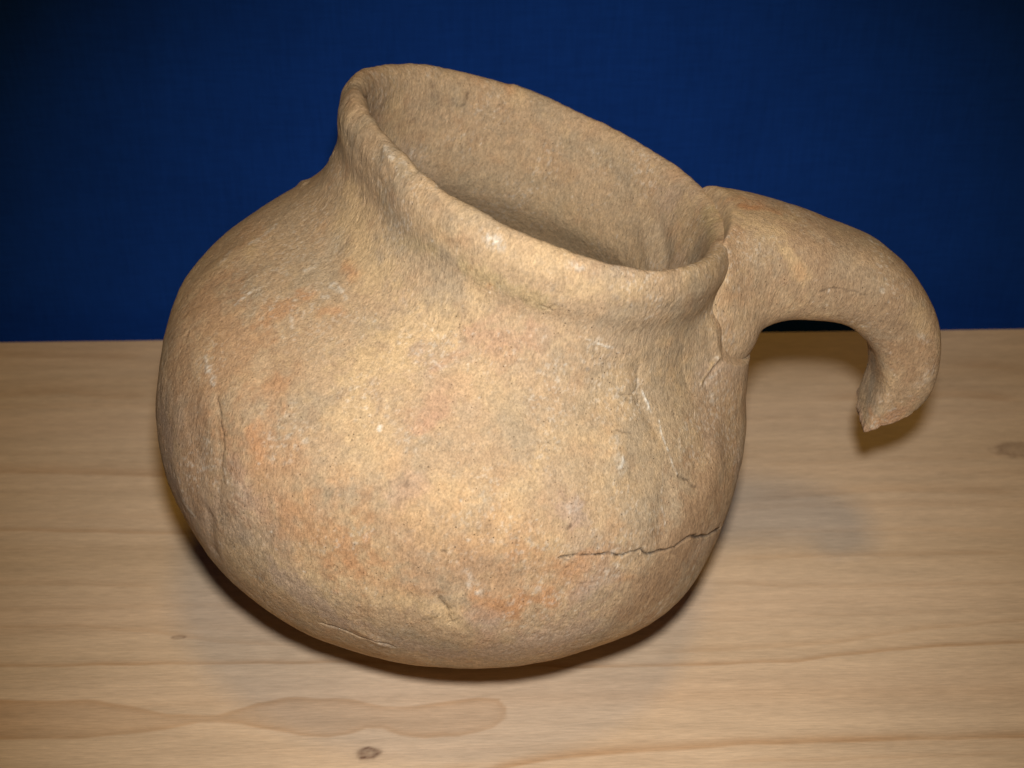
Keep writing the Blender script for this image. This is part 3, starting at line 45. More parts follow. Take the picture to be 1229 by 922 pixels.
 'body': [["orange",0.002809,0.52,[[-0.04288,-0.03295,0.09265],[-0.03958,-0.0332,0.09487]]],["orange",0.001584,0.57,[[-0.0371,-0.02996,0.09793],[-0.03541,-0.03166,0.09822]]],["orange",0.001581,0.7,[[-0.02885,-0.02727,0.10521],[-0.02667,-0.0307,0.10496]]],["orange",0.001381,0.48,[[-0.03113,-0.03688,0.09826],[-0.02852,-0.03778,0.09932]]],["orange",0.005999,0.33,[[-0.05842,-0.0182,0.08579],[-0.0564,-0.02257,0.08623],[-0.05423,-0.02653,0.08665],[-0.05256,-0.03004,0.08655],[-0.05072,-0.03346,0.08646],[-0.049,-0.03632,0.08637],[-0.04715,-0.03911,0.08628],[-0.04801,-0.04056,0.08473],[-0.04894,-0.04175,0.08313],[-0.04976,-0.04288,0.08146],[-0.05063,-0.04371,0.0797],[-0.05135,-0.04444,0.07785]]],["brown",0.002822,0.5,[[-0.05949,-0.03017,0.07869],[-0.05838,-0.03325,0.07802],[-0.05781,-0.03558,0.07668],[-0.05724,-0.0376,0.07529],[-0.05602,-0.04002,0.07455],[-0.05539,-0.04171,0.07305],[-0.05465,-0.04334,0.0715],[-0.05446,-0.04422,0.06912],[-0.05389,-0.04526,0.06749],[-0.05286,-0.04674,0.06584],[-0.05236,-0.04743,0.06337],[-0.05157,-0.04834,0.06173],[-0.05091,-0.04892,0.05933],[-0.05053,-0.04893,0.05626],[-0.04972,-0.04939,0.05411]]],["brown",0.004777,0.35,[[-0.06413,-0.01342,0.08014],[-0.06348,-0.01779,0.07947],[-0.06267,-0.02184,0.07879],[-0.06232,-0.02481,0.07746],[-0.06188,-0.02747,0.07609],[-0.0614,-0.02982,0.07464],[-0.06079,-0.03215,0.07313]]],["orange",0.002673,0.29,[[-0.03755,-0.0516,0.08484],[-0.03752,-0.05345,0.08328],[-0.03736,-0.05522,0.08165],[-0.03753,-0.05653,0.07996],[-0.03733,-0.0579,0.07818],[-0.03748,-0.05877,0.0763],[-0.0375,-0.05952,0.07427],[-0.03742,-0.06016,0.07208]]],["orange",0.001504,0.52,[[-0.04019,-0.05637,0.07699],[-0.03784,-0.05904,0.07498]]],["pink",0.002456,0.5,[[-0.00844,-0.06197,0.09009],[-0.00731,-0.06122,0.09135],[-0.00602,-0.06004,0.09298],[-0.00495,-0.05914,0.09415],[-0.00358,-0.05748,0.09608],[-0.00223,-0.05629,0.09755]]],["pink",0.000993,0.45,[[-0.00719,-0.05394,0.09832],[-0.00541,-0.05313,0.09974],[-0.00362,-0.0522,0.10152],[-0.001,-0.0522,0.10284]]],["pink",0.001142,0.4,[[-0.00743,-0.06342,0.08872],[-0.00585,-0.06241,0.09039],[-0.00431,-0.06137,0.09204],[-0.00257,-0.06027,0.0936]]],["pink",0.002802,0.45,[[-0.00053,-0.05074,0.10629],[0.0017,-0.0514,0.10647],[0.00396,-0.05194,0.10665],[0.00626,-0.05235,0.10683],[0.00797,-0.05237,0.1078],[0.00991,-0.05233,0.10906],[0.01182,-0.05231,0.10992]]],["pink",0.001484,0.3,[[-0.00222,-0.05004,0.10644],[-0.00026,-0.05025,0.10816],[0.00166,-0.05052,0.10979],[0.00331,-0.05075,0.11133]]],["orange",0.000815,0.57,[[0.00012,-0.0497,0.11706]]],["orange",0.000815,0.48,[[-0.00418,-0.04801,0.11909]]],["orange",0.001457,0.29,[[0.01477,-0.0518,0.12643],[0.01725,-0.04731,0.12447]]],["orange",0.002343,0.48,[[0.01442,-0.07342,0.0569],[0.01644,-0.07332,0.05841],[0.01881,-0.0731,0.06075],[0.02047,-0.07284,0.06153],[0.02245,-0.07245,0.06232],[0.02409,-0.07207,0.06311]]],["orange",0.001672,0.57,[[0.01031,-0.07397,0.06076],[0.0129,-0.07378,0.05997],[0.01516,-0.07352,0.05919],[0.01739,-0.07314,0.05765],[0.01928,-0.07271,0.05616]]],["orange",0.001008,0.48,[[0.02014,-0.07289,0.06153],[0.02242,-0.07245,0.06153],[0.02498,-0.07184,0.06073],[0.0272,-0.07122,0.05994]]],["orange",0.001371,0.57,[[0.03914,-0.06628,0.06622],[0.04207,-0.06465,0.06621]]],["orange",0.003651,0.29,[[-0.00521,-0.07312,0.06001],[-0.00712,-0.07276,0.05923],[-0.00932,-0.07235,0.05923],[-0.01151,-0.07181,0.05846],[-0.01336,-0.07136,0.05846]]],["orange",0.003258,0.33,[[0.00581,-0.07356,0.07239],[0.00758,-0.07333,0.07374],[0.00958,-0.07314,0.07438],[0.01166,-0.07274,0.07559],[0.01376,-0.07281,0.07433],[0.01583,-0.07291,0.0723]]],["orange",0.004026,0.33,[[0.02745,-0.0709,0.06782],[0.03149,-0.06973,0.06547]]],["orange",0.004297,0.29,[[-0.02715,-0.0667,0.06651],[-0.02547,-0.06748,0.0657],[-0.02343,-0.06834,0.06569],[-0.0217,-0.06902,0.06487],[-0.01991,-0.06966,0.06486],[-0.01814,-0.07026,0.06405],[-0.01631,-0.07082,0.06404]]],["orange",0.001954,0.29,[[-0.01515,-0.07001,0.07532],[-0.01529,-0.07053,0.07259],[-0.01564,-0.07079,0.06961]]],["pink",0.002392,0.35,[[0.01483,-0.07108,0.04728],[0.0174,-0.07216,0.05141]]],["orange",0.001856,0.33,[[-0.05387,-0.01106,0.092],[-0.05402,-0.01453,0.09093],[-0.05405,-0.01803,0.08986]]],["yellow",0.005668,0.74,[[-0.02056,-0.04978,0.09608],[-0.01805,-0.05106,0.09631],[-0.01549,-0.05224,0.09654]]],["yellow",0.005023,0.68,[[-0.00868,-0.04794,0.1043],[-0.01079,-0.04739,0.10332],[-0.01294,-0.04687,0.10234],[-0.01499,-0.04655,0.10134]]],["yellow",0.004599,0.68,[[-0.02154,-0.03454,0.10763],[-0.02338,-0.03137,0.10866],[-0.02528,-0.02815,0.10929],[-0.02732,-0.02443,0.10995],[-0.02811,-0.02209,0.11124],[-0.02908,-0.01946,0.11253],[-0.02997,-0.01703,0.11376],[-0.03102,-0.01427,0.11496]]],["yellow",0.003884,0.61,[[0.00075,-0.07106,0.08018],[0.00227,-0.07191,0.07857],[0.00364,-0.0724,0.07745],[0.00535,-0.07279,0.07627],[0.00678,-0.07309,0.07504]]],["yellow",0.004908,0.54,[[-0.02182,-0.05804,0.0885],[-0.02068,-0.06015,0.08707],[-0.01942,-0.06173,0.08609],[-0.01833,-0.06313,0.08511],[-0.01713,-0.0649,0.08363]]],["yellow",0.002603,0.68,[[0.01354,-0.06987,0.08183],[0.01323,-0.07098,0.07992],[0.01268,-0.07174,0.07839],[0.01238,-0.07252,0.07617],[0.01209,-0.07309,0.0737]]],["yellow",0.002338,0.74,[[-0.00433,-0.0728,0.05546],[-0.00211,-0.07309,0.05546],[-0.00018,-0.07337,0.05618],[0.00174,-0.07352,0.05618],[0.004,-0.07364,0.05618],[0.00594,-0.07369,0.05618]]],["yellow",0.002355,0.61,[[0.0049,-0.07325,0.05338],[0.00748,-0.07327,0.05337],[0.01006,-0.07322,0.05337]]],["olive",0.001949,0.4,[[-0.00514,-0.04741,0.119],[-0.00298,-0.04861,0.11877],[-0.00074,-0.04973,0.11874],[0.00137,-0.05054,0.11834],[0.00354,-0.05126,0.11813],[0.00576,-0.05186,0.11792],[0.00802,-0.05226,0.11752],[0.01053,-0.05255,0.1171]]],["olive",0.001682,0.4,[[-0.01876,-0.03412,0.11578],[-0.01644,-0.03694,0.11681],[-0.01426,-0.03951,0.11773],[-0.01208,-0.04196,0.11876]]],["yellow",0.003245,0.61,[[-0.00498,-0.07227,0.07519],[-0.00298,-0.0728,0.07386],[-0.00093,-0.07324,0.07245],[0.00116,-0.07358,0.07099]]],["orange",0.002678,0.38,[[0.02876,-0.07033,0.06933],[0.031,-0.06935,0.07078],[0.03348,-0.06826,0.07147]]],["yellow",0.002267,0.54,[[0.02787,-0.0503,0.12237],[0.02568,-0.05114,0.12254],[0.02367,-0.0518,0.12254],[0.02163,-0.05238,0.1224],[0.01956,-0.05282,0.12228],[0.01746,-0.05312,0.12217]]],["yellow",0.001877,0.68,[[-0.05102,-0.00764,0.09549],[-0.05087,-0.01038,0.09493]]],["yellow",0.00428,0.41,[[-0.00061,-0.05493,0.09936],[0.00117,-0.05579,0.09884],[0.003,-0.05656,0.09832],[0.00477,-0.0576,0.09743],[0.0067,-0.05821,0.09692]]],["grey",0.003706,0.44,[[-0.01906,-0.03366,0.11738],[-0.01722,-0.03601,0.11691],[-0.01522,-0.03831,0.11642],[-0.0132,-0.04039,0.11592],[-0.01137,-0.04212,0.11519]]],["grey",0.002719,0.44,[[-0.02235,-0.04141,0.10082],[-0.02323,-0.04433,0.09841]]],["grey",0.004233,0.39,[[-0.05419,0.01818,0.09354],[-0.05283,0.01845,0.09506],[-0.04943,0.00845,0.09907],[-0.04672,0.00338,0.10104],[-0.04374,-0.00101,0.10289],[-0.04174,-0.00726,0.10302],[-0.03991,-0.01261,0.10276],[-0.03786,-0.01755,0.10249]]],["grey",0.004988,0.39,[[0.02371,-0.05434,0.09876],[0.02375,-0.05578,0.09693],[0.02379,-0.05742,0.09509],[0.02379,-0.0588,0.09361],[0.02399,-0.06044,0.09172],[0.02414,-0.06165,0.09017],[0.02419,-0.06303,0.08818]]],["grey",0.00426,0.44,[[0.0091,-0.06019,0.09485],[0.01125,-0.06234,0.09239]]],["grey",0.002626,0.44,[[0.00725,-0.07409,0.06556],[0.00836,-0.07396,0.06791]]],["mauve",0.004132,0.61,[[-0.02848,-0.06411,0.04956],[-0.02648,-0.06487,0.04894],[-0.02439,-0.06536,0.04774],[-0.02235,-0.06597,0.04715],[-0.02052,-0.06619,0.04599],[-0.01861,-0.06609,0.0443],[-0.01648,-0.06622,0.04321]]],["mauve",0.005219,0.54,[[0.01949,-0.06787,0.04248],[0.02128,-0.06845,0.04407],[0.02341,-0.06884,0.04568],[0.02514,-0.06895,0.04677],[0.02718,-0.06888,0.04787],[0.02922,-0.0687,0.04899],[0.03125,-0.06842,0.05014],[0.03318,-0.06789,0.05077],[0.0354,-0.06714,0.0514]]],["mauve",0.003041,0.68,[[-0.0379,-0.06064,0.06413],[-0.03937,-0.05957,0.06577],[-0.04052,-0.05862,0.0674],[-0.04184,-0.05741,0.06901]]],["mauve",0.00256,0.74,[[-0.05763,-0.03858,0.05412],[-0.05656,-0.03966,0.05212],[-0.0556,-0.04007,0.04955],[-0.05452,-0.04038,0.04701]]],["mauve",0.00255,0.68,[[-0.06205,-0.03141,0.06177],[-0.06062,-0.03443,0.06095],[-0.05918,-0.03712,0.06014],[-0.05804,-0.0389,0.05856]]],["mauve",0.003729,0.61,[[0.03238,-0.06951,0.06309],[0.03366,-0.06894,0.06467],[0.03491,-0.0683,0.06624],[0.03675,-0.0674,0.06701]]],["mauve",0.002354,0.68,[[0.01144,-0.07348,0.05544],[0.01499,-0.07309,0.05473]]],["grey",0.002943,0.44,[[0.01698,-0.06914,0.0822],[0.019,-0.06936,0.08123],[0.021,-0.06974,0.07976]]],["mauve",0.002142,0.68,[[0.02619,-0.06837,0.07967],[0.02416,-0.06816,0.08112]]],["mauve",0.002262,0.47,[[-0.01051,-0.07069,0.0771],[-0.00888,-0.07037,0.07878],[-0.00767,-0.0701,0.07984],[-0.00631,-0.06949,0.08135]]],["mauve",0.003842,0.54,[[-0.0035,-0.06722,0.04014],[-0.00087,-0.06751,0.04017],[0.0015,-0.06801,0.04073],[0.00416,-0.0678,0.04024],[0.00655,-0.06782,0.04027],[0.00919,-0.06741,0.03978]]],["grey",0.006213,0.34,[[0.04217,-0.05927,0.08162],[0.04347,-0.05969,0.07983],[0.04507,-0.06001,0.07738],[0.04681,-0.05965,0.07519],[0.04824,-0.05928,0.07272],[0.04754,-0.0603,0.07068],[0.04653,-0.06144,0.06849],[0.04575,-0.06229,0.0662],[0.04493,-0.06305,0.06385]]],["grey",0.005186,0.34,[[0.04136,-0.04057,0.10364],[0.04038,-0.04214,0.1022],[0.03937,-0.0438,0.10077],[0.03852,-0.04541,0.09934],[0.03748,-0.04733,0.09796],[0.03633,-0.04912,0.09694],[0.0354,-0.05114,0.09555]]],["grey",0.00249,0.56,[[-0.03263,-0.01918,0.10652],[-0.0332,-0.02155,0.10449],[-0.03396,-0.02439,0.10245],[-0.03202,-0.02864,0.10181],[-0.03044,-0.03277,0.10079]]],["grey",0.001648,0.44,[[0.013,-0.05226,0.11048],[0.01586,-0.05261,0.10751]]],["grey",0.010452,0.56,[[0.04316,-0.04292,0.09697],[0.0442,-0.04389,0.09514],[0.04514,-0.04516,0.09332],[0.04607,-0.04648,0.09149],[0.04711,-0.04756,0.08963],[0.04851,-0.04837,0.08733],[0.04948,-0.04934,0.08543],[0.04881,-0.05125,0.0843],[0.04818,-0.05345,0.08275],[0.04759,-0.05513,0.08152],[0.04692,-0.05677,0.08023],[0.04649,-0.05839,0.07837],[0.04616,-0.05946,0.07685],[0.04576,-0.06043,0.0752]]],["grey",0.008582,0.34,[[0.02824,-0.04917,0.10866],[0.03052,-0.04797,0.10915],[0.03291,-0.0465,0.10962],[0.03516,-0.04488,0.11008],[0.03765,-0.04286,0.11022],[0.04027,-0.04037,0.11007],[0.04322,-0.03702,0.10964],[0.04665,-0.0322,0.10861]]],["brown",0.008422,0.5,[[0.05517,-0.04981,0.07874],[0.05423,-0.0519,0.07728],[0.05283,-0.05393,0.07624],[0.05185,-0.05559,0.07457],[0.05102,-0.05694,0.0727],[0.05038,-0.058,0.07066],[0.04942,-0.05909,0.06922],[0.04871,-0.06002,0.06696],[0.04794,-0.06079,0.06541],[0.04741,-0.06136,0.06305]]],["brown",0.010768,0.3,[[-0.06105,-0.00925,0.08541],[-0.06069,-0.01348,0.0848],[-0.0601,-0.0177,0.08418],[-0.06017,-0.02064,0.08302],[-0.05947,-0.02404,0.08239],[-0.05935,-0.02672,0.08119],[-0.05965,-0.02898,0.07934],[-0.05943,-0.03109,0.07804],[-0.05907,-0.03317,0.07671],[-0.05934,-0.03422,0.0746],[-0.0581,-0.03696,0.07384],[-0.05721,-0.03919,0.07231],[-0.05651,-0.04085,0.07074],[-0.05553,-0.04271,0.06913],[-0.05463,-0.04426,0.06749],[-0.05381,-0.04552,0.06584],[-0.05293,-0.04673,0.06419],[-0.05197,-0.04789,0.06255],[-0.05134,-0.0485,0.06012],[-0.05063,-0.04905,0.05777]]],["orange",0.006669,0.21,[[-0.03906,-0.05914,0.07134],[-0.03739,-0.06047,0.07055],[-0.03602,-0.06161,0.06897],[-0.03424,-0.06281,0.06816],[-0.03268,-0.06379,0.06735],[-0.03081,-0.06487,0.06653],[-0.02918,-0.06574,0.06572],[-0.02755,-0.06656,0.06408],[-0.02585,-0.06732,0.06327],[-0.02444,-0.06788,0.06165],[-0.02269,-0.06854,0.06084]]],["orange",0.008229,0.16,[[0.01439,-0.0737,0.06473],[0.0121,-0.0739,0.06474],[0.01014,-0.07402,0.06475],[0.00786,-0.0741,0.06476],[0.00558,-0.0741,0.06477],[0.00363,-0.07406,0.06477],[0.00137,-0.07395,0.06478],[-0.00057,-0.0738,0.06479],[-0.00281,-0.07357,0.0648]]],["orange",0.011434,0.23,[[-0.00743,-0.07255,0.07106],[-0.00522,-0.07291,0.07104],[-0.00332,-0.07317,0.07103],[-0.00108,-0.07341,0.07101],[0.00084,-0.07356,0.07099],[0.00309,-0.07368,0.07098],[0.00503,-0.07373,0.07096],[0.00697,-0.07373,0.07095],[0.00923,-0.07367,0.07093],[0.01144,-0.07362,0.07018],[0.01339,-0.07346,0.07016],[0.01566,-0.0732,0.07015],[0.01788,-0.07295,0.06939],[0.02015,-0.07256,0.06938]]],["orange",0.008298,0.2,[[-0.0235,-0.06832,0.06407],[-0.02489,-0.06773,0.0657],[-0.02623,-0.06708,0.06731],[-0.0276,-0.06639,0.06812],[-0.02886,-0.06562,0.06971],[-0.03045,-0.0647,0.07049],[-0.03199,-0.06373,0.07127],[-0.03311,-0.06278,0.07278],[-0.03482,-0.06154,0.07353],[-0.03623,-0.0604,0.07426],[-0.03741,-0.05909,0.07565],[-0.03895,-0.05766,0.07633],[-0.04043,-0.05617,0.077]]],["brown",0.008083,0.4,[[0.05864,-0.03049,0.08936],[0.05821,-0.03331,0.08825],[0.05816,-0.03561,0.08675],[0.05775,-0.03803,0.08564],[0.05776,-0.04023,0.08413],[0.0577,-0.04246,0.08258],[0.05772,-0.04444,0.08094],[0.05746,-0.04615,0.07963],[0.05763,-0.04752,0.07774],[0.05696,-0.04936,0.07621],[0.05587,-0.05119,0.07512],[0.05541,-0.05237,0.07332],[0.0549,-0.05351,0.07134],[0.05407,-0.0547,0.06993],[0.05371,-0.05548,0.06771],[0.0528,-0.05659,0.06618],[0.0526,-0.057,0.06383],[0.05186,-0.05777,0.06226],[0.05158,-0.05804,0.0599],[0.05123,-0.05823,0.05761],[0.05101,-0.05803,0.0547],[0.05107,-0.05713,0.05139]]],["white",0.000952,0.37,[[-0.05107,-0.0049,0.09603],[-0.04879,-0.00305,0.09832],[-0.04708,-0.00108,0.10007]]],["white",0.001333,0.28,[[-0.05682,-0.00717,0.09012],[-0.05576,-0.00416,0.09168]]],["white",0.000872,0.4,[[-0.054,-0.03653,0.08159],[-0.05221,-0.04087,0.08035],[-0.05045,-0.04395,0.0797]]],["white",0.00054,0.42,[[-0.05007,-0.02648,0.09009],[-0.04856,-0.02458,0.09206],[-0.04635,-0.02304,0.09447]]],["white",0.001265,0.25,[[-0.04285,-0.0201,0.09805],[-0.04106,-0.02265,0.09833]]],["white",0.000871,0.37,[[-0.03076,-0.03063,0.10167],[-0.02834,-0.03342,0.10183],[-0.02739,-0.03545,0.10132]]],["white",0.000896,0.28,[[-0.03723,-0.02328,0.10065],[-0.03559,-0.02327,0.10178]]],["white",0.000529,0.51,[[-0.04758,-0.0335,0.08889]]],["white",0.000698,0.31,[[-0.0324,-0.03247,0.09969],[-0.03072,-0.03404,0.09996]]],["white",0.000695,0.28,[[-0.03816,-0.03437,0.09523],[-0.03692,-0.03885,0.09369]]],["white",0.001769,0.31,[[-0.0042,-0.04773,0.12648],[-0.00203,-0.04895,0.1261],[2e-05,-0.04994,0.12573]]],["white",0.001285,0.37,[[-0.002,-0.04883,0.1264],[-0.00077,-0.04941,0.12628]]],["white",0.001122,0.31,[[0.01388,-0.05209,0.12604],[0.01664,-0.05207,0.12567]]],["white",0.000816,0.22,[[0.00707,-0.04649,0.1245],[0.01055,-0.04712,0.12437]]],["white",0.000687,0.31,[[-0.02573,-0.0217,0.13092],[-0.02356,-0.02596,0.13026]]],["white",0.000689,0.37,[[-0.02552,-0.02285,0.13028]]],["white",0.001154,0.31,[[0.02476,-0.06799,0.08111],[0.02601,-0.06704,0.08198]]],["white",0.000648,0.43,[[0.00344,-0.07275,0.0763],[0.00358,-0.07305,0.07508]]],["white",0.000359,0.68,[[-0.01529,-0.06181,0.08775],[-0.01527,-0.06226,0.08729]]],["white",0.000505,0.47,[[0.03379,-0.05779,0.08975],[0.03382,-0.05923,0.08781]]],["white",0.001515,0.19,[[0.0314,-0.05697,0.09211],[0.03277,-0.05799,0.09017],[0.03433,-0.05897,0.08779]]],["white",0.000835,0.25,[[0.03305,-0.04731,0.11592],[0.03412,-0.04681,0.11679]]],["white",0.000334,0.64,[[-0.0378,-0.05972,0.07283],[-0.03754,-0.0599,0.07283]]],["white",0.000337,0.59,[[-0.03236,-0.06394,0.06007]]],["white",0.000698,0.25,[[-0.05386,-0.04537,0.06013],[-0.05035,-0.04976,0.06254],[-0.04728,-0.05295,0.06499]]],["white",0.000696,0.31,[[-0.05055,-0.04955,0.06336],[-0.04971,-0.05047,0.06336]]],["white",0.000885,0.22,[[-0.04354,-0.05335,0.04767],[-0.04228,-0.05418,0.04707]]],["white",0.001082,0.22,[[-0.05305,-0.04378,0.04956],[-0.05031,-0.04697,0.04891]]],["white",0.000259,0.72,[[0.03634,-0.04668,0.10019],[0.03815,-0.04712,0.09756],[0.03932,-0.04758,0.09607]]],["white",0.000278,0.68,[[0.04167,-0.04759,0.09418],[0.04346,-0.04939,0.09123],[0.0448,-0.05015,0.08933],[0.04605,-0.05075,0.0874],[0.04805,-0.05157,0.0847]]],["white",0.000215,0.42,[[0.01993,-0.05154,0.11115],[0.02283,-0.05095,0.11033]]],["white",0.000217,0.47,[[0.02394,-0.05067,0.10993],[0.02782,-0.04932,0.10902]]],["white",0.000219,0.34,[[0.02845,-0.04912,0.10831],[0.03232,-0.04712,0.10772]]],["white",0.000478,0.59,[[0.05107,-0.02649,0.10145],[0.05158,-0.02755,0.09922]]],["yellow",0.00064,0.94,[[0.05104,-0.02792,0.09996],[0.05135,-0.02942,0.09813],[0.05132,-0.03159,0.09669]]],["white",0.000259,0.38,[[0.04451,-0.0539,0.08556],[0.04506,-0.05571,0.08321],[0.04551,-0.05718,0.08113],[0.04642,-0.05814,0.07885],[0.0475,-0.05867,0.0763]]],["white",0.000214,0.3,[[0.00396,-0.07407,0.06477]]],["white",0.000662,0.31,[[0.00779,-0.0741,0.06316],[0.01034,-0.074,0.06156]]],["white",0.001487,0.19,[[0.00725,-0.07409,0.06556],[0.00942,-0.07406,0.06315],[0.01165,-0.07392,0.06155]]],["white",0.000487,0.42,[[0.005,-0.07334,0.07377],[0.00589,-0.07346,0.07309]]],["mauve",0.001323,0.54,[[0.02569,-0.06743,0.08154],[0.02888,-0.06773,0.07913]]],["crack",0.000195,0.95,[[0.02507,-0.07115,0.07153],[0.02762,-0.07028,0.07221],[0.02981,-0.06955,0.07219],[0.03258,-0.06851,0.07217],[0.03531,-0.06733,0.07215],[0.03856,-0.06587,0.07143],[0.04031,-0.06478,0.07211],[0.0423,-0.0636,0.0721],[0.04428,-0.06261,0.07069],[0.04593,-0.06148,0.07068],[0.04885,-0.05927,0.07067],[0.05138,-0.05712,0.07065]]],["crack",0.000307,1,[[0.05138,-0.05712,0.07065],[0.05328,-0.05517,0.07134],[0.05535,-0.05302,0.07133],[0.05742,-0.051,0.06991],[0.06054,-0.04721,0.06844],[0.06292,-0.04364,0.06768],[0.06562,-0.03875,0.06615]]],["crack",0.000133,0.6,[[0.02507,-0.07115,0.07153],[0.02725,-0.07062,0.0708],[0.02848,-0.07033,0.07007],[0.02687,-0.07092,0.06934]]],["crack",0.000137,0.4,[[0.04203,-0.06391,0.07141],[0.04347,-0.0634,0.06925]]],["crack",0.000298,1,[[-0.01856,-0.06271,0.03834],[-0.01564,-0.06399,0.03891],[-0.01315,-0.06469,0.03895],[-0.01001,-0.06511,0.03847],[-0.0075,-0.06595,0.03903],[-0.00463,-0.06641,0.03907],[-0.00258,-0.06599,0.03806]]],["crack",0.000239,0.5,[[-0.04919,-0.04664,0.07843],[-0.04833,-0.04856,0.07715],[-0.04734,-0.0504,0.07581],[-0.04667,-0.05173,0.0744],[-0.04591,-0.053,0.07293]]],["crack",0.000306,0.45,[[-0.04591,-0.053,0.07293],[-0.04541,-0.05406,0.07063],[-0.04524,-0.05461,0.06824]]],["crack",0.000188,0.5,[[0.03315,-0.04996,0.09855],[0.03528,-0.0489,0.09807],[0.03657,-0.0483,0.09764],[0.03565,-0.0476,0.0995]]],["crack",0.000171,0.5,[[0.03154,-0.05015,0.09973],[0.03347,-0.04926,0.09926],[0.03521,-0.04769,0.09989]]],["crack",0.000152,0.5,[[0.03167,-0.05505,0.09394],[0.0336,-0.05441,0.09348],[0.03528,-0.05381,0.09303]]],["crack",0.000211,0.7,[[0.0486,-0.05146,0.08431],[0.05034,-0.05057,0.0835],[0.05187,-0.04982,0.08267]]],["crack",0.000177,0.5,[[0.05236,-0.05015,0.08185],[0.05429,-0.04883,0.08099]]],["crack",0.000167,0.5,[[0.00308,-0.07383,0.05844],[0.00529,-0.07368,0.05618],[0.00651,-0.07327,0.05337]]],["crack",0.000151,0.4,[[0.00615,-0.07301,0.05206],[0.00782,-0.07339,0.05405]]],["crack",0.00024,0.55,[[0.03469,-0.04614,0.10473],[0.03518,-0.04649,0.10248],[0.03556,-0.04724,0.10023]]],["crack",0.000163,0.4,[[0.01051,-0.05239,0.1165],[0.01326,-0.05244,0.11585]]],["crack",0.000163,0.4,[[0.01163,-0.05228,0.11557],[0.01333,-0.0528,0.11724]]],["crack",0.000254,0.6,[[-0.05988,-0.0275,0.07997],[-0.05967,-0.02591,0.0812]]],["pit",0.000424,0.8,[[0.00167,-0.07375,0.06949],[0.00199,-0.07377,0.06949]]],["pit",0.000396,0.7,[[0.02549,-0.06931,0.07818],[0.02515,-0.06962,0.07766]]],["pit",0.000331,0.6,[[0.02824,-0.06844,0.07813]]],["pit",0.000468,0.6,[[0.02333,-0.05187,0.10437]]],["pit",0.000292,0.5,[[-0.00107,-0.07301,0.07384]]],["pit",0.000266,0.6,[[-0.00921,-0.04388,0.11522]]],["pit",0.000266,0.6,[[-0.00892,-0.04418,0.11437]]],["pit",0.000312,0.5,[[-0.02332,-0.03282,0.10703]]],["pit",0.000254,0.5,[[0.01921,-0.07253,0.05473]]],["pit",0.000488,0.3,[[0.00641,-0.0516,0.11625]]],["pit",0.000323,0.45,[[-0.00463,-0.06885,0.08277]]],["pit",0.000331,0.4,[[-0.0096,-0.0532,0.09811]]],["pit",0.000646,0.3,[[-0.00976,-0.06904,0.08093],[-0.00812,-0.06972,0.08038]]],["pit",0.000303,0.6,[[-0.03334,0.00351,0.13287],[-0.03217,0.0151,0.12946]]],["pit",0.000273,0.6,[[-0.03158,0.01756,0.12742]]],["pit",0.000234,0.55,[[-0.03098,-0.00793,0.13269],[-0.02993,-0.00594,0.13187]]],["pit",0.000225,0.6,[[-0.02654,-0.01946,0.13149],[-0.02532,-0.02041,0.13172]]],["pit",0.000341,0.4,[[-0.02336,-0.02698,0.12955]]],["grey",0.000805,0.56,[[0.01904,-0.05251,0.12384]]],["crack",0.000317,0.45,[[-0.01121,0.04728,0.13114],[-0.00931,0.04855,0.12937],[-0.00842,0.0429,0.1285],[-0.00891,0.04243,0.12625],[-0.00984,0.04197,0.1245]]],["pit",0.00062,0.3,[[-0.01861,0.03813,0.12901],[-0.01762,0.03888,0.12937]]],["pit",0.000322,0.5,[[-0.00359,0.04988,0.12814]]],["orange",0.001277,0.48,[[-0.00066,0.04917,0.13041],[0.00161,0.04632,0.13124]]],["grey",0.002496,0.34,[[-0.01538,0.03995,0.12808],[-0.01688,0.03882,0.12594]]],["grey",0.005433,0.39,[[0.03282,0.0327,0.11741],[0.03465,0.03087,0.11523],[0.03649,0.02885,0.11345],[0.03828,0.02657,0.11168],[0.03976,0.02451,0.11045],[0.04133,0.0221,0.10946],[0.04275,0.01961,0.10848]]],["grey",0.002853,0.39,[[0.04349,0.01929,0.11334],[0.04449,0.01677,0.11163],[0.04539,0.01405,0.10993],[0.04617,0.01131,0.10821]]],["yellow",0.003668,0.34,[[-0.02694,0.02909,0.12619],[-0.02612,0.02994,0.1233],[-0.0253,0.03075,0.12058],[-0.02447,0.03152,0.11761]]],["orange",0.001058,0.38,[[0.03068,0.04117,0.12756],[0.03497,0.03819,0.12721]]],["grey",0.005646,0.28,[[-0.00468,0.04309,0.10935],[-0.00183,0.04357,0.10855],[0.00103,0.04384,0.10774],[0.00386,0.04393,0.10693],[0.00671,0.04378,0.10641],[0.00949,0.04353,0.10559]]],["yellow",0.003166,0.41,[[0.04688,0.01356,0.12079],[0.04774,0.01021,0.11945],[0.04838,0.00665,0.11806],[0.04883,0.00254,0.11695]]],["white",0.000391,0.34,[[0.04841,0.00081,0.11183]]],["olive",0.002276,0.4,[[0.05061,0.00463,0.12506],[0.0505,-0.00058,0.12422],[0.05013,-0.00648,0.12362],[0.04917,-0.01449,0.12379]]]],  # broad right-flank greys and browns: greyer clay plus light falloff put into the colour
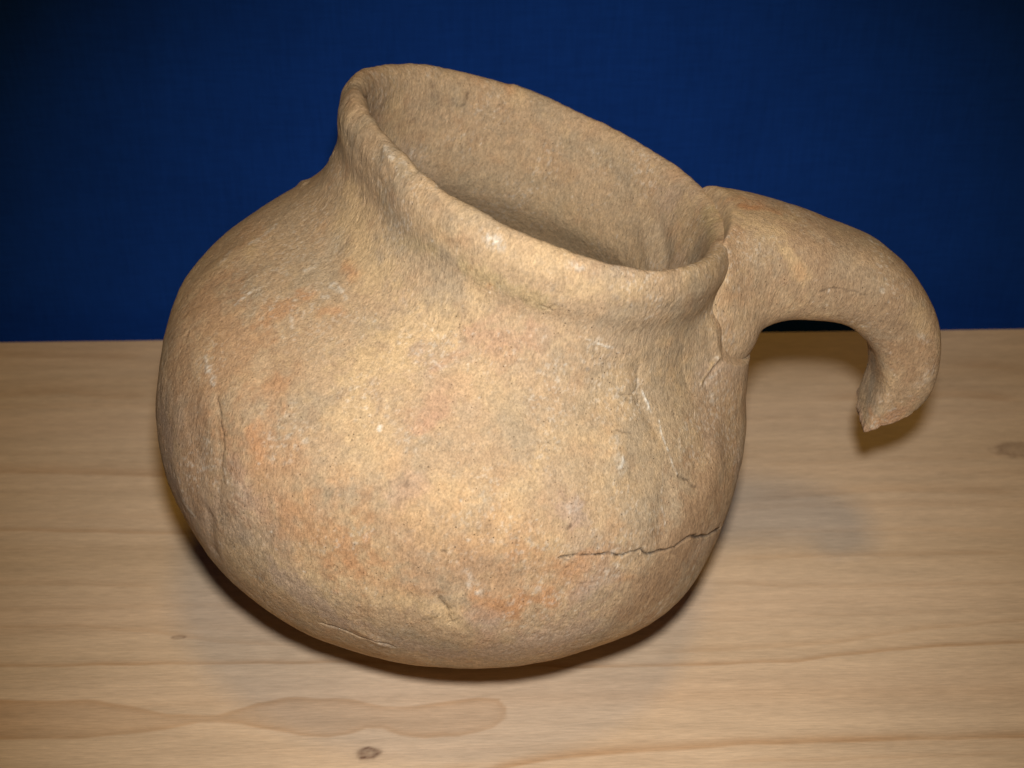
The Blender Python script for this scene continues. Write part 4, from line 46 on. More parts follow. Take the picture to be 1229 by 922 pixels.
 'hand': [["orange",0.001742,0.48,[[0.05906,0.01676,0.12409],[0.05752,-0.00133,0.12917],[0.0606,-0.00112,0.12929],[0.06463,-0.00086,0.12923]]],["yellow",0.00229,0.54,[[0.05326,-0.00646,0.12789],[0.0625,0.01829,0.11923],[0.05797,-0.00775,0.12725],[0.06056,-0.00909,0.12643],[0.06318,-0.00872,0.12656]]],["orange",0.002053,0.42,[[0.10826,-0.00209,0.083],[0.10996,-0.00275,0.0852],[0.11117,-0.00312,0.08724],[0.11243,-0.00347,0.08948]]],["grey",0.008695,0.44,[[0.07918,-0.00977,0.12255],[0.0816,-0.01005,0.12113],[0.08393,-0.00968,0.12097],[0.08652,-0.00975,0.11941],[0.09837,0.01469,0.1098],[0.09155,-0.00921,0.11709],[0.09423,-0.00876,0.11617],[0.09683,-0.0083,0.11498],[0.09936,-0.00785,0.11356]]],["brown",0.010012,0.5,[[0.07105,-0.01188,0.12155],[0.08259,0.01462,0.11212],[0.07612,-0.01152,0.12002],[0.07849,-0.01109,0.11992],[0.09001,0.01332,0.11035],[0.08357,-0.0105,0.11819],[0.09548,0.01378,0.10902],[0.09846,0.01422,0.10834],[0.10119,0.01451,0.1076],[0.10381,0.01467,0.10669],[0.10631,0.01475,0.10584],[0.09936,-0.00785,0.11356]]],["brown",0.006751,0.45,[[0.10611,-0.00612,0.10304]]],["orange",0.001362,0.7,[[0.05666,-0.00139,0.12913],[0.05965,-0.00118,0.12926],[0.06748,0.01653,0.12322]]],["orange",0.002334,0.38,[[0.05598,0.00162,0.12939],[0.0583,0.00171,0.12949],[0.06082,0.0018,0.12958],[0.06731,0.01575,0.1246]]],["yellow",0.002621,0.68,[[0.0541,-0.00632,0.12789],[0.05588,-0.00808,0.1271],[0.05808,-0.0095,0.12623],[0.06114,-0.009,0.12646],[0.06418,-0.01002,0.12546]]],["yellow",0.001719,0.68,[[0.06638,-0.0109,0.12425],[0.06827,-0.01159,0.12294],[0.07011,-0.01205,0.12153],[0.07212,-0.01224,0.12003],[0.08278,0.01155,0.10917]]],["orange",0.001127,0.33,[[0.07011,-0.01205,0.12153],[0.07189,-0.01229,0.12002]]],["grey",0.003145,0.44,[[0.08753,0.01574,0.11574],[0.08135,-0.00854,0.12351],[0.08343,-0.00909,0.12222],[0.09536,0.0152,0.11313],[0.08828,-0.00903,0.12048]]],["grey",0.002603,0.39,[[0.05903,-0.01457,0.12033],[0.06028,-0.01203,0.12387]]],["white",0.000664,0.31,[[0.0806,-0.00865,0.12357]]],["white",0.000638,0.59,[[0.11375,0.01363,0.09291]]],["white",0.000595,0.3,[[0.10151,-0.0055,0.10376]]],["white",0.000614,0.59,[[0.10828,-0.00294,0.0871],[0.10914,-0.00337,0.08808]]],["white",0.002012,0.22,[[0.11278,-0.00469,0.09632],[0.11277,-0.00477,0.09978]]],["white",0.000985,0.28,[[0.10609,-0.00648,0.10984],[0.10858,-0.00575,0.1086]]],["pit",0.000284,0.7,[[0.08135,-0.01009,0.12114]]],["crack",0.000196,0.4,[[0.07685,-0.01181,0.11641],[0.08058,-0.01101,0.1183],[0.08331,-0.01054,0.1182],[0.0864,-0.01004,0.11798],[0.08925,-0.00958,0.1176],[0.10135,0.0145,0.10746],[0.10408,0.01466,0.10637]]],["orange",0.001034,0.57,[[0.10749,-0.00184,0.08327],[0.10523,0.00036,0.08523]]],["pink",0.001227,0.4,[[0.10996,-0.00284,0.08562],[0.11123,-0.00342,0.08839],[0.11246,-0.00381,0.09078]]],["grey",0.001655,0.77,[[0.10195,0.00249,0.09764],[0.10368,0.00455,0.094],[0.10437,0.00474,0.09128],[0.10453,0.00327,0.08878],[0.10464,0.00225,0.08631]]],["olive",0.001737,0.4,[[0.05029,-0.007,0.12829],[0.05098,-0.0111,0.12616],[0.06104,0.0194,0.11293]]],["white",0.000586,0.51,[[0.05433,0.01892,0.12164],[0.05041,-0.00698,0.12826]]],["white",0.000589,0.42,[[0.09292,0.00323,0.12571],[0.08997,0.00309,0.12649]]],["yellow",0.002394,0.47,[[0.10881,0.01365,0.11038],[0.10328,-0.00621,0.11512],[0.1055,-0.00631,0.11196]]],["pit",0.000282,0.5,[[0.05597,-0.0175,0.10448]]],["pit",0.00041,0.3,[[0.07522,0.01315,0.10943]]],["yellow",0.001928,0.47,[[0.05642,-0.01682,0.10198],[0.05858,-0.01302,0.09664],[0.05887,-0.00932,0.09386]]],["crack",0.000259,0.45,[[0.04917,-0.00941,0.1275],[0.05939,0.01965,0.11537],[0.0617,0.01914,0.1133]]]],  # broad grey and brown darken the handle, light falloff painted into its clay
 'dent': [["dent",0.004195,-0.5,[[-0.05602,-0.04002,0.07455],[-0.05505,-0.04221,0.07305],[-0.05411,-0.04409,0.0715],[-0.05325,-0.04566,0.06991],[-0.05248,-0.04694,0.06829],[-0.05188,-0.04794,0.06583],[-0.05114,-0.04887,0.06418]]],["dent",0.001201,-0.28,[[-0.04946,-0.0468,0.07781],[-0.04837,-0.04892,0.07649],[-0.04795,-0.0504,0.07442],[-0.04701,-0.05191,0.07294],[-0.04619,-0.05315,0.07141],[-0.04585,-0.05394,0.06905],[-0.04538,-0.05465,0.06661],[-0.045,-0.05507,0.06498],[-0.04483,-0.05523,0.06252],[-0.04458,-0.05533,0.0601],[-0.04447,-0.0551,0.05699],[-0.04408,-0.05507,0.0548]]],["dent",0.004051,0.43,[[-0.04428,-0.04875,0.08186],[-0.0433,-0.05093,0.08069],[-0.04289,-0.05282,0.07891],[-0.04229,-0.05458,0.07703],[-0.0413,-0.05607,0.07571],[-0.04063,-0.05738,0.0736],[-0.04055,-0.05802,0.07135],[-0.04028,-0.05851,0.0698],[-0.04002,-0.05899,0.06739],[-0.03991,-0.0592,0.06495],[-0.03973,-0.05934,0.0625]]],["dent",0.002886,0.31,[[-0.0561,-0.04161,0.05627],[-0.05475,-0.04325,0.05482],[-0.05387,-0.04369,0.05212],[-0.05305,-0.04378,0.04956]]],["dent",0.001781,-0.5,[[-0.04615,-0.05273,0.05276],[-0.04568,-0.05215,0.04956],[-0.04512,-0.05104,0.04584],[-0.04461,-0.04914,0.04177]]],["dent",0.005698,0.5,[[-0.05987,-0.00744,0.08704],[-0.05781,-0.00753,0.0891],[-0.0564,-0.00659,0.09063],[-0.05501,-0.00569,0.09214],[-0.05302,-0.00554,0.09412]]],["dent",0.003545,-0.43,[[-0.03218,-0.02134,0.10562],[-0.03228,-0.02404,0.10396],[-0.03223,-0.02657,0.10268],[-0.03207,-0.02942,0.10139],[-0.03211,-0.03202,0.1001]]],["dent",0.006643,0.56,[[-0.01442,-0.04983,0.0989],[-0.01302,-0.05124,0.09838],[-0.01177,-0.05296,0.09748],[-0.01022,-0.05427,0.09696]]],["dent",0.003607,-0.5,[[0.00331,-0.05075,0.11133],[0.00533,-0.0512,0.11178],[0.00736,-0.05158,0.1119],[0.00941,-0.05185,0.11202],[0.01126,-0.05197,0.11243],[0.01333,-0.05204,0.11253]]],["dent",0.004219,-0.5,[[0.00918,-0.06672,0.08673],[0.00689,-0.06736,0.08598],[0.00487,-0.06795,0.08519],[0.00282,-0.06849,0.08438]]],["dent",0.00303,0.43,[[0.03248,-0.05748,0.09094],[0.03356,-0.05879,0.0886],[0.03437,-0.05987,0.08663]]],["dent",0.001546,-0.43,[[0.03412,-0.04654,0.10477],[0.03479,-0.04676,0.1025],[0.03536,-0.04738,0.10024],[0.03602,-0.0481,0.09839],[0.03793,-0.04866,0.09614],[0.03988,-0.04908,0.09426],[0.04189,-0.0495,0.09238]]],["dent",0.002758,-0.56,[[0.04597,-0.05574,0.08238],[0.04609,-0.05708,0.08069],[0.04617,-0.05834,0.07885],[0.04642,-0.05926,0.07684],[0.04684,-0.05982,0.07461]]],["dent",0.00362,0.56,[[0.05872,-0.03749,0.08488],[0.05862,-0.03996,0.08335],[0.05805,-0.04246,0.08218],[0.05754,-0.0447,0.08094],[0.05742,-0.04663,0.07918]]],["dent",0.000836,-0.43,[[0.00246,-0.07385,0.05921],[0.00529,-0.07368,0.05618],[0.00649,-0.07315,0.05272]]],["dent",0.001999,0.37,[[-0.00074,-0.07367,0.06],[0.00047,-0.07351,0.05692],[0.00202,-0.07324,0.05405]]],["dent",0.002003,0.31,[[0.00833,-0.074,0.05998],[0.00858,-0.07383,0.05766],[0.00914,-0.07347,0.05474]]],["dent",0.002979,-0.37,[[0.01439,-0.0737,0.06473],[0.01639,-0.07343,0.06552],[0.01837,-0.07311,0.0663],[0.02068,-0.07265,0.06708]]],["dent",0.002358,-0.37,[[-0.04037,-0.04597,0.08699],[-0.03965,-0.04821,0.08594],[-0.03843,-0.05012,0.08538],[-0.03769,-0.05209,0.08433],[-0.03718,-0.0543,0.08273],[-0.03643,-0.05597,0.08162]]],["dent",0.000889,0.25,[[0.0179,0.05164,0.09163],[0.00869,-0.04924,0.1278],[0.01151,-0.04983,0.12761],[0.01505,-0.04823,0.12616]]],["dent",0.000653,-0.31,[[0.00972,-0.04693,0.12406]]],["dent",0.001135,0.25,[[0.01707,-0.04749,0.12492],[0.02003,-0.05142,0.12577]]],["dent",0.000843,-0.31,[[-0.0215,-0.02782,0.13096],[-0.01875,-0.03185,0.13064]]],["dent",0.001029,0.28,[[-0.02563,-0.02249,0.13042],[-0.02376,-0.02659,0.1293]]],["dent",0.002439,-0.56,[[0.04459,0.0168,0.11239],[0.04536,0.01421,0.11019],[0.04617,0.01131,0.10821]]],["dent",0.002899,0.43,[[0.04153,0.02182,0.1097],[0.04266,0.0198,0.10741],[0.0437,0.01797,0.10479]]],["dent",0.001686,0.31,[[-0.01273,0.04732,0.1301],[-0.01051,0.04208,0.12773]]],["dent",0.001271,-0.25,[[-0.0077,0.04877,0.12971],[-0.00737,0.04295,0.12697]]],["dent",0.001217,0.5,[[-0.04446,0.02577,0.10142],[-0.04321,0.01689,0.10457]]],["dent",0.00077,0.31,[[-0.03809,0.00992,0.11488],[-0.03741,0.00729,0.11714]]],["dent",0.001293,-0.37,[[0.05169,-0.0224,0.10514],[0.05216,-0.02278,0.10257],[0.05255,-0.02389,0.10032],[0.05217,-0.02663,0.09885],[0.05187,-0.03054,0.09668]]],["dent",0.000733,0.31,[[0.05136,-0.02648,0.1007],[0.05149,-0.02865,0.09849],[0.05132,-0.03159,0.09669]]],["dent",0.001746,0.37,[[-0.01086,-0.06685,0.04164],[-0.00786,-0.06654,0.04008],[-0.00487,-0.0657,0.03803]]],["dent",0.003302,0.43,[[0.02416,-0.06816,0.08112],[0.02558,-0.06856,0.07968],[0.02702,-0.06884,0.07815],[0.02878,-0.06888,0.07652]]]],
 'tline': [[0.001,0.4,[[-0.14236,0.01457],[-0.11832,0.01457],[-0.08921,0.01344],[-0.06037,0.01307],[0.03551,0.01344]]],[0.0007,0.55,[[-0.12788,-0.03997],[-0.07306,-0.0388],[-0.04549,-0.0385],[-0.02638,-0.03821],[-0.00508,-0.0388],[0.03311,-0.03997],[0.065,-0.03909],[0.08862,-0.03762],[0.09964,-0.03583],[0.11298,-0.03372],[0.12846,-0.03221],[0.16366,-0.03037]]],[0.0012,0.6,[[0.00448,-0.07576],[0.01218,-0.07257],[0.02393,-0.06983],[0.03578,-0.06831],[0.05169,-0.06679],[0.07173,-0.06499],[0.09171,-0.06447],[0.13778,-0.06292],[0.15234,-0.06187]]],[0.0022,0.45,[[-0.15708,0.04261],[-0.12647,0.04261],[-0.09429,0.04134],[-0.05981,0.0405]]],[0.001,0.25,[[-0.13281,-0.02603],[-0.1002,-0.02509],[-0.08,-0.02697],[-0.06182,-0.03068],[-0.03991,-0.03251]]],[0.001,0.22,[[0.0505,-0.03493],[0.0765,-0.03312],[0.09842,-0.03129],[0.12131,-0.02634],[0.15078,-0.02255],[0.1667,-0.02191]]],[0.0012,0.3,[[0.11368,-0.03968],[0.11974,-0.04085],[0.12259,-0.04201]]],[0.0012,0.25,[[0.08398,-0.02697],[0.08814,-0.02821],[0.09087,-0.02759]]],[0.0016,0.16,[[0.08829,0.04561],[0.1143,0.04733],[0.17442,0.05083]]],[0.0014,0.2,[[-0.13917,-0.00804],[-0.10242,-0.00872],[-0.07937,-0.00974]]],[0.0009,0.3,[[-0.00711,-0.07576],[0.00051,-0.07307],[0.01021,-0.07083]]],[0.0025,0.25,[[0.0858,0.02898],[0.12661,0.03385],[0.16842,0.03221]]],[0.003,0.25,[[-0.17123,0.08264],[-0.13398,0.08766],[-0.11902,0.08363],[-0.10265,0.08463]]],[0.003,0.3,[[0.11591,0.08264],[0.14401,0.08463],[0.16355,0.08514],[0.18738,0.08164]]],[0.003,0.25,[[0.16292,0.10333],[0.17727,0.10333],[0.19361,0.10066]]],[0.003,0.25,[[-0.18144,0.11152],[-0.15182,0.10986],[-0.11092,0.10876]]],[0.0008,0.22,[[0.06303,-0.07083],[0.09058,-0.07008],[0.13604,-0.06831]]],[0.001,0.2,[[0.07237,0.00173],[0.10538,0.00316],[0.15953,0.0046]]],[0.0012,0.2,[[0.07868,0.01344],[0.13182,0.01495],[0.16502,0.01344]]],[0.001,0.2,[[0.06883,-0.00804],[0.10277,-0.00974],[0.15797,-0.00804]]]],
 'tpoly': [[0.8,[[-0.12376,-0.05164],[-0.09511,-0.05109],[-0.08673,-0.05164],[-0.07804,-0.05357],[-0.06836,-0.05574],[-0.05701,-0.05655],[-0.05231,-0.05439],[-0.0476,-0.05192],[-0.0406,-0.05053],[-0.02925,-0.05053],[-0.02295,-0.05164],[-0.01665,-0.05329],[-0.00847,-0.05302],[-0.00034,-0.05137],[0.00685,-0.05053],[0.0116,-0.05081],[0.01367,-0.05384],[0.01328,-0.05709],[0.01007,-0.06029],[0.00211,-0.06292],[-0.00585,-0.06344],[-0.01191,-0.06239],[-0.01608,-0.06029],[-0.02011,-0.06029],[-0.02492,-0.06239],[-0.02883,-0.06318],[-0.03592,-0.06239],[-0.04216,-0.06082],[-0.05046,-0.05923],[-0.06066,-0.0587],[-0.06833,-0.06055],[-0.07794,-0.06239],[-0.09158,-0.0637],[-0.1194,-0.06396]]]],
 'knots': [[[-0.019,-0.06806],0.0029,0.0022,0.9],[[-0.0719,-0.02914],0.0022,0.0008,0.55],[[0.17425,0.05437],0.0085,0.0048,0.5],[[0.04508,-0.07503],0.002,0.002,0.3]],
 'edge': [[-0.16724,0.12167],[0.20025,0.13101]],
}

# ---------------------------------------------------------------- helpers
rng = np.random.RandomState(7)
PERM = np.concatenate([rng.permutation(256)] * 3).astype(np.int32)
GV = rng.normal(size=(256, 3)); GV /= np.linalg.norm(GV, axis=1)[:, None]
GV = GV.astype(np.float32)
def noise(P):
    P = np.asarray(P, np.float32)
    I = np.floor(P).astype(np.int32); f = P - I; I &= 255
    u = f * f * f * (f * (f * 6 - 15) + 10)
    out = 0
    for dx in (0, 1):
        wx = u[:, 0] if dx else 1 - u[:, 0]
        a = PERM[(I[:, 0] + dx) & 255]
        for dy in (0, 1):
            wy = u[:, 1] if dy else 1 - u[:, 1]
            b = PERM[(a + I[:, 1] + dy) & 255]
            for dz in (0, 1):
                wz = u[:, 2] if dz else 1 - u[:, 2]
                g = GV[PERM[(b + I[:, 2] + dz) & 255]]
                out = out + wx * wy * wz * (g[:, 0] * (f[:, 0] - dx) + g[:, 1] * (f[:, 1] - dy) + g[:, 2] * (f[:, 2] - dz))
    return out * 1.5
def fbm(P, s, o=3, g=.5, off=0.):
    r = 0; a = 1.
    for i in range(o):
        r = r + a * noise(P * s + off + i * 17.3); s *= 2.03; a *= g
    return r
def sstep(a, b, x):
    t = np.clip((x - a) / (b - a), 0, 1); return t * t * (3 - 2 * t)
def cr(P, n):
    P = np.asarray(P, float); P = np.vstack([2 * P[0] - P[1], P, 2 * P[-1] - P[-2]]); out = []
    for i in range(1, len(P) - 2):
        t = np.linspace(0, 1, n, endpoint=False)[:, None]; a, b, c, d = P[i - 1:i + 3]
        out.append(.5 * ((2 * b) + (-a + c) * t + (2 * a - 5 * b + 4 * c - d) * t * t + (-a + 3 * b - 3 * c + d) * t ** 3))
    out.append(P[-2][None]); return np.vstack(out)
def grid_faces(nr, nc, wrap):
    c = np.arange(nc if wrap else nc - 1); r = np.arange(nr - 1)
    R, C = np.meshgrid(r, c, indexing='ij'); C2 = (C + 1) % nc
    return np.stack([R * nc + C, R * nc + C2, (R + 1) * nc + C2, (R + 1) * nc + C], -1).reshape(-1, 4)
def make_mesh(name, V, Fq, tris=None, colors=None, floats=None, uv=None):
    me = bpy.data.meshes.new(name)
    V = np.asarray(V, np.float32).reshape(-1, 3)
    me.vertices.add(len(V)); me.vertices.foreach_set('co', V.ravel())
    loops = Fq.ravel(); nt = 0 if tris is None else len(tris)
    if nt: loops = np.concatenate([loops, tris.ravel()])
    me.loops.add(len(loops)); me.loops.foreach_set('vertex_index', loops.astype(np.int32))
    starts = np.arange(len(Fq)) * 4
    if nt: starts = np.concatenate([starts, len(Fq) * 4 + np.arange(nt) * 3])
    me.polygons.add(len(starts)); me.polygons.foreach_set('loop_start', starts.astype(np.int32))
    me.update(calc_edges=True)
    me.polygons.foreach_set('use_smooth', np.ones(len(starts), bool))
    if colors is not None:
        a = me.color_attributes.new('clay_colour', 'FLOAT_COLOR', 'POINT')
        a.data.foreach_set('color', np.concatenate([colors, np.ones((len(V), 1))], 1).astype(np.float32).ravel())
    for k, v in (floats or {}).items():
        a = me.attributes.new(k, 'FLOAT', 'POINT'); a.data.foreach_set('value', np.asarray(v, np.float32))
    me.validate(); return me
def normals_grid(P, wrap=True):
    if wrap: du = np.roll(P, -1, 1) - np.roll(P, 1, 1)
    else: du = np.gradient(P, axis=1)
    dv = np.gradient(P, axis=0); n = np.cross(du, dv); l = np.linalg.norm(n, axis=-1, keepdims=True)
    return n / np.maximum(l, 1e-12)
def poly_dist(P, pts, rad):
    """distance of every point to a polyline (inf where far away)"""
    pts = np.array(pts, np.float32); lo = pts.min(0) - rad; hi = pts.max(0) + rad
    idx = np.where(np.all((P > lo) & (P < hi), 1))[0]
    if len(idx) == 0: return idx, np.zeros(0)
    Q = P[idx]; d = np.full(len(idx), 1e9, np.float32)
    if len(pts) == 1: return idx, np.linalg.norm(Q - pts[0], axis=1)
    for a, b in zip(pts[:-1], pts[1:]):
        ab = b - a; L = max(float(ab @ ab), 1e-12)
        t = np.clip(((Q - a) @ ab) / L, 0, 1)
        d = np.minimum(d, np.linalg.norm(Q - a - t[:, None] * ab, axis=1))
    return idx, d

# ---------------------------------------------------------------- materials
def new_mat(name):
    m = bpy.data.materials.new(name); m.use_nodes = True; nt = m.node_tree
    return m, nt, nt.nodes['Principled BSDF']
def N(nt, t, **kw):
    n = nt.nodes.new(t)
    for k, v in kw.items():
        if k.startswith('_'): n.inputs[k[1:].replace('_', ' ')].default_value = v
        else: setattr(n, k, v)
    return n
def mathn(nt, op, a, b=None, c=None):
    n = nt.nodes.new('ShaderNodeMath'); n.operation = op
    for i, v in enumerate((a, b, c)):
        if v is None: continue
        if isinstance(v, (int, float)): n.inputs[i].default_value = v
        else: nt.links.new(v, n.inputs[i])
    return n.outputs[0]
def mix(nt, fac, a, b, mode='MIX'):
    n = nt.nodes.new('ShaderNodeMix'); n.data_type = 'RGBA'; n.blend_type = mode
    for s, v in ((n.inputs[0], fac), (n.inputs[6], a), (n.inputs[7], b)):
        if isinstance(v, (int, float)): s.default_value = v
        elif isinstance(v, tuple): s.default_value = v
        else: nt.links.new(v, s)
    return n.outputs[2]

def clay_material():
    m, nt, b = new_mat('fired_clay'); L = nt.links.new
    at = N(nt, 'ShaderNodeAttribute', attribute_name='clay_colour')
    rough = N(nt, 'ShaderNodeAttribute', attribute_name='pitting')
    tc = N(nt, 'ShaderNodeTexCoord'); obj = tc.outputs['Object']
    mp = N(nt, 'ShaderNodeMapping'); L(obj, mp.inputs[0]); mp.inputs['Rotation'].default_value = (0.3, 0.5, 0.6); mp.inputs['Scale'].default_value = (1.0, 1.0, 0.42)
    n1 = N(nt, 'ShaderNodeTexNoise', _Scale=2900., _Detail=3., _Roughness=.7); L(mp.outputs[0], n1.inputs[0])
    n2 = N(nt, 'ShaderNodeTexNoise', _Scale=980., _Detail=3., _Roughness=.65); L(mp.outputs[0], n2.inputs[0])
    v = N(nt, 'ShaderNodeTexVoronoi', _Scale=1300., _Randomness=1.0); L(obj, v.inputs[0])
    ns = N(nt, 'ShaderNodeTexNoise', _Scale=170., _Detail=4., _Roughness=.75); L(obj, ns.inputs[0])
    # small dark pores
    sc_ = N(nt, 'ShaderNodeSeparateColor'); L(v.outputs['Color'], sc_.inputs[0])
    rare = mathn(nt, 'GREATER_THAN', sc_.outputs[0], mathn(nt, 'SUBTRACT', .92, mathn(nt, 'MULTIPLY', mathn(nt, 'ADD', mathn(nt, 'MULTIPLY', ns.outputs[0], .6), rough.outputs['Fac']), .22)))
    thr = mathn(nt, 'ADD', .05, mathn(nt, 'MULTIPLY', sc_.outputs[1], .20))
    pore = mathn(nt, 'MULTIPLY', mathn(nt, 'SUBTRACT', thr, v.outputs['Distance']), 9.)
    pore = mathn(nt, 'MULTIPLY', mathn(nt, 'MINIMUM', mathn(nt, 'MAXIMUM', pore, 0.), 1.), rare)
    # fine colour grain
    g = N(nt, 'ShaderNodeMapRange'); L(n1.outputs[0], g.inputs[0]); g.inputs[1].default_value = .3; g.inputs[2].default_value = .7; g.inputs[3].default_value = .70; g.inputs[4].default_value = 1.28
    g2 = N(nt, 'ShaderNodeMapRange'); L(n2.outputs[0], g2.inputs[0]); g2.inputs[1].default_value = .3; g2.inputs[2].default_value = .7; g2.inputs[3].default_value = .82; g2.inputs[4].default_value = 1.18
    gg = mathn(nt, 'MULTIPLY', g.outputs[0], g2.outputs[0])
    cmb = N(nt, 'ShaderNodeCombineColor'); 
    for i in range(3): L(gg, cmb.inputs[i])
    c = mix(nt, 1.0, at.outputs['Color'], cmb.outputs[0], 'MULTIPLY')
    c = mix(nt, mathn(nt, 'MULTIPLY', pore, .62), c, (.13, .075, .04, 1))
    L(c, b.inputs['Base Color'])
    b.inputs['Roughness'].default_value = .78; b.inputs['Specular IOR Level'].default_value = .28
    hgt = mathn(nt, 'ADD', mathn(nt, 'MULTIPLY', n1.outputs[0], .6), mathn(nt, 'MULTIPLY', n2.outputs[0], .8))
    hgt = mathn(nt, 'SUBTRACT', hgt, mathn(nt, 'MULTIPLY', pore, .5))
    bp = N(nt, 'ShaderNodeBump', _Strength=1.0, _Distance=.00033); L(hgt, bp.inputs['Height']); L(bp.outputs[0], b.inputs['Normal'])
    return m

def wood_material():
    m, nt, b = new_mat('pine_wood'); L = nt.links.new
    tc = N(nt, 'ShaderNodeTexCoord'); obj = tc.outputs['Object']
    tint = N(nt, 'ShaderNodeAttribute', attribute_name='latewood').outputs['Fac']
    pale = N(nt, 'ShaderNodeAttribute', attribute_name='tone').outputs['Fac']
    knot = N(nt, 'ShaderNodeAttribute', attribute_name='knot').outputs['Fac']
    mp = N(nt, 'ShaderNodeMapping'); L(obj, mp.inputs[0]); mp.inputs['Scale'].default_value = (.09, 1, 1)
    f1 = N(nt, 'ShaderNodeTexNoise', _Scale=1900., _Detail=4., _Roughness=.7); L(mp.outputs[0], f1.inputs[0])
    f2 = N(nt, 'ShaderNodeTexNoise', _Scale=260., _Detail=2.); L(mp.outputs[0], f2.inputs[0])
    f3 = N(nt, 'ShaderNodeTexNoise', _Scale=14., _Detail=3.); L(obj, f3.inputs[0])
    c = mix(nt, pale, (.585, .442, .28, 1), (.71, .558, .385, 1))
    c = mix(nt, tint, c, (.40, .215, .085, 1))
    g = N(nt, 'ShaderNodeMapRange'); L(f1.outputs[0], g.inputs[0]); g.inputs[1].default_value = .3; g.inputs[2].default_value = .7; g.inputs[3].default_value = .85; g.inputs[4].default_value = 1.14
    g2 = N(nt, 'ShaderNodeMapRange'); L(f2.outputs[0], g2.inputs[0]); g2.inputs[1].default_value = .3; g2.inputs[2].default_value = .7; g2.inputs[3].default_value = .92; g2.inputs[4].default_value = 1.08
    g3 = N(nt, 'ShaderNodeMapRange'); L(f3.outputs[0], g3.inputs[0]); g3.inputs[1].default_value = .3; g3.inputs[2].default_value = .7; g3.inputs[3].default_value = .93; g3.inputs[4].default_value = 1.05
    gg = mathn(nt, 'MULTIPLY', mathn(nt, 'MULTIPLY', g.outputs[0], g2.outputs[0]), g3.outputs[0])
    cmb = N(nt, 'ShaderNodeCombineColor')
    for i in range(3): L(gg, cmb.inputs[i])
    c = mix(nt, 1.0, c, cmb.outputs[0], 'MULTIPLY')
    c = mix(nt, knot, c, (.13, .065, .038, 1))
    L(c, b.inputs['Base Color'])
    b.inputs['Roughness'].default_value = .55; b.inputs['Specular IOR Level'].default_value = .3
    bp = N(nt, 'ShaderNodeBump', _Strength=.5, _Distance=.00012); L(f1.outputs[0], bp.inputs['Height']); L(bp.outputs[0], b.inputs['Normal'])
    return m

def cloth_material():
    m, nt, b = new_mat('blue_cloth'); L = nt.links.new
    tc = N(nt, 'ShaderNodeTexCoord'); obj = tc.outputs['Object']
    wx = N(nt, 'ShaderNodeTexWave', bands_direction='X', _Scale=420., _Distortion=1.5, _Detail=1.); L(obj, wx.inputs[0])
    wz = N(nt, 'ShaderNodeTexWave', bands_direction='Z', _Scale=420., _Distortion=1.5, _Detail=1.); L(obj, wz.inputs[0])
    mp = N(nt, 'ShaderNodeMapping'); L(obj, mp.inputs[0]); mp.inputs['Scale'].default_value = (1, 1, .12)
    mp2 = N(nt, 'ShaderNodeMapping'); L(obj, mp2.inputs[0]); mp2.inputs['Scale'].default_value = (.12, 1, 1)
    a = N(nt, 'ShaderNodeTexNoise', _Scale=800., _Detail=3.); L(mp.outputs[0], a.inputs[0])
    c2 = N(nt, 'ShaderNodeTexNoise', _Scale=800., _Detail=3.); L(mp2.outputs[0], c2.inputs[0])
    s = mathn(nt, 'ADD', a.outputs[0], c2.outputs[0])
    s = mathn(nt, 'ADD', mathn(nt, 'MULTIPLY', s, .5), mathn(nt, 'MULTIPLY', mathn(nt, 'ADD', wx.outputs['Fac'], wz.outputs['Fac']), .12))
    big = N(nt, 'ShaderNodeTexNoise', _Scale=30., _Detail=2.); L(obj, big.inputs[0])
    s2 = mathn(nt, 'ADD', s, mathn(nt, 'MULTIPLY', mathn(nt, 'SUBTRACT', big.outputs[0], .5), .5))
    r = N(nt, 'ShaderNodeValToRGB'); L(s2, r.inputs[0])
    r.color_ramp.elements[0].position = .32; r.color_ramp.elements[0].color = (.0037, .028, .150, 1)
    r.color_ramp.elements[1].position = .92; r.color_ramp.elements[1].color = (.0056, .041, .217, 1)
    L(r.outputs[0], b.inputs['Base Color'])
    b.inputs['Roughness'].default_value = .95; b.inputs['Specular IOR Level'].default_value = .06
    bp = N(nt, 'ShaderNodeBump', _Strength=.6, _Distance=.0003); L(s, bp.inputs['Height']); L(bp.outputs[0], b.inputs['Normal'])
    return m
CLAY = clay_material(); WOOD = wood_material(); CLOTH = cloth_material()

# ---------------------------------------------------------------- the wooden table top
e0, e1 = np.array(DATA['edge'][0]), np.array(DATA['edge'][1])
ang = math.atan2(e1[1] - e0[1], e1[0] - e0[0])
def axis_coords(lo, hi, a, b, fine, coarse):
    return np.concatenate([np.linspace(lo, a, coarse, endpoint=False), np.linspace(a, b, fine, endpoint=False), np.linspace(b, hi, coarse)])
T_ORG = np.array([e0[0], e0[1]]); ca, sa = math.cos(ang), math.sin(ang)
def to_table(p):
    p = np.asarray(p, float) - T_ORG; return np.stack([p[..., 0] * ca + p[..., 1] * sa, -p[..., 0] * sa + p[..., 1] * ca], -1)
xs = axis_coords(-.55, .95, -.04, .42, 620, 30)
ys = np.concatenate([np.linspace(-.75, -.215, 30, endpoint=False), np.linspace(-.215, -.09, 420, endpoint=False), np.linspace(-.09, -.004, 170, endpoint=False), np.linspace(-.004, 0, 8)])
X, Y = np.meshgrid(xs, ys); P2 = np.stack([X, Y], -1).reshape(-1, 2)
P3 = np.concatenate([P2, np.zeros((len(P2), 1))], 1)
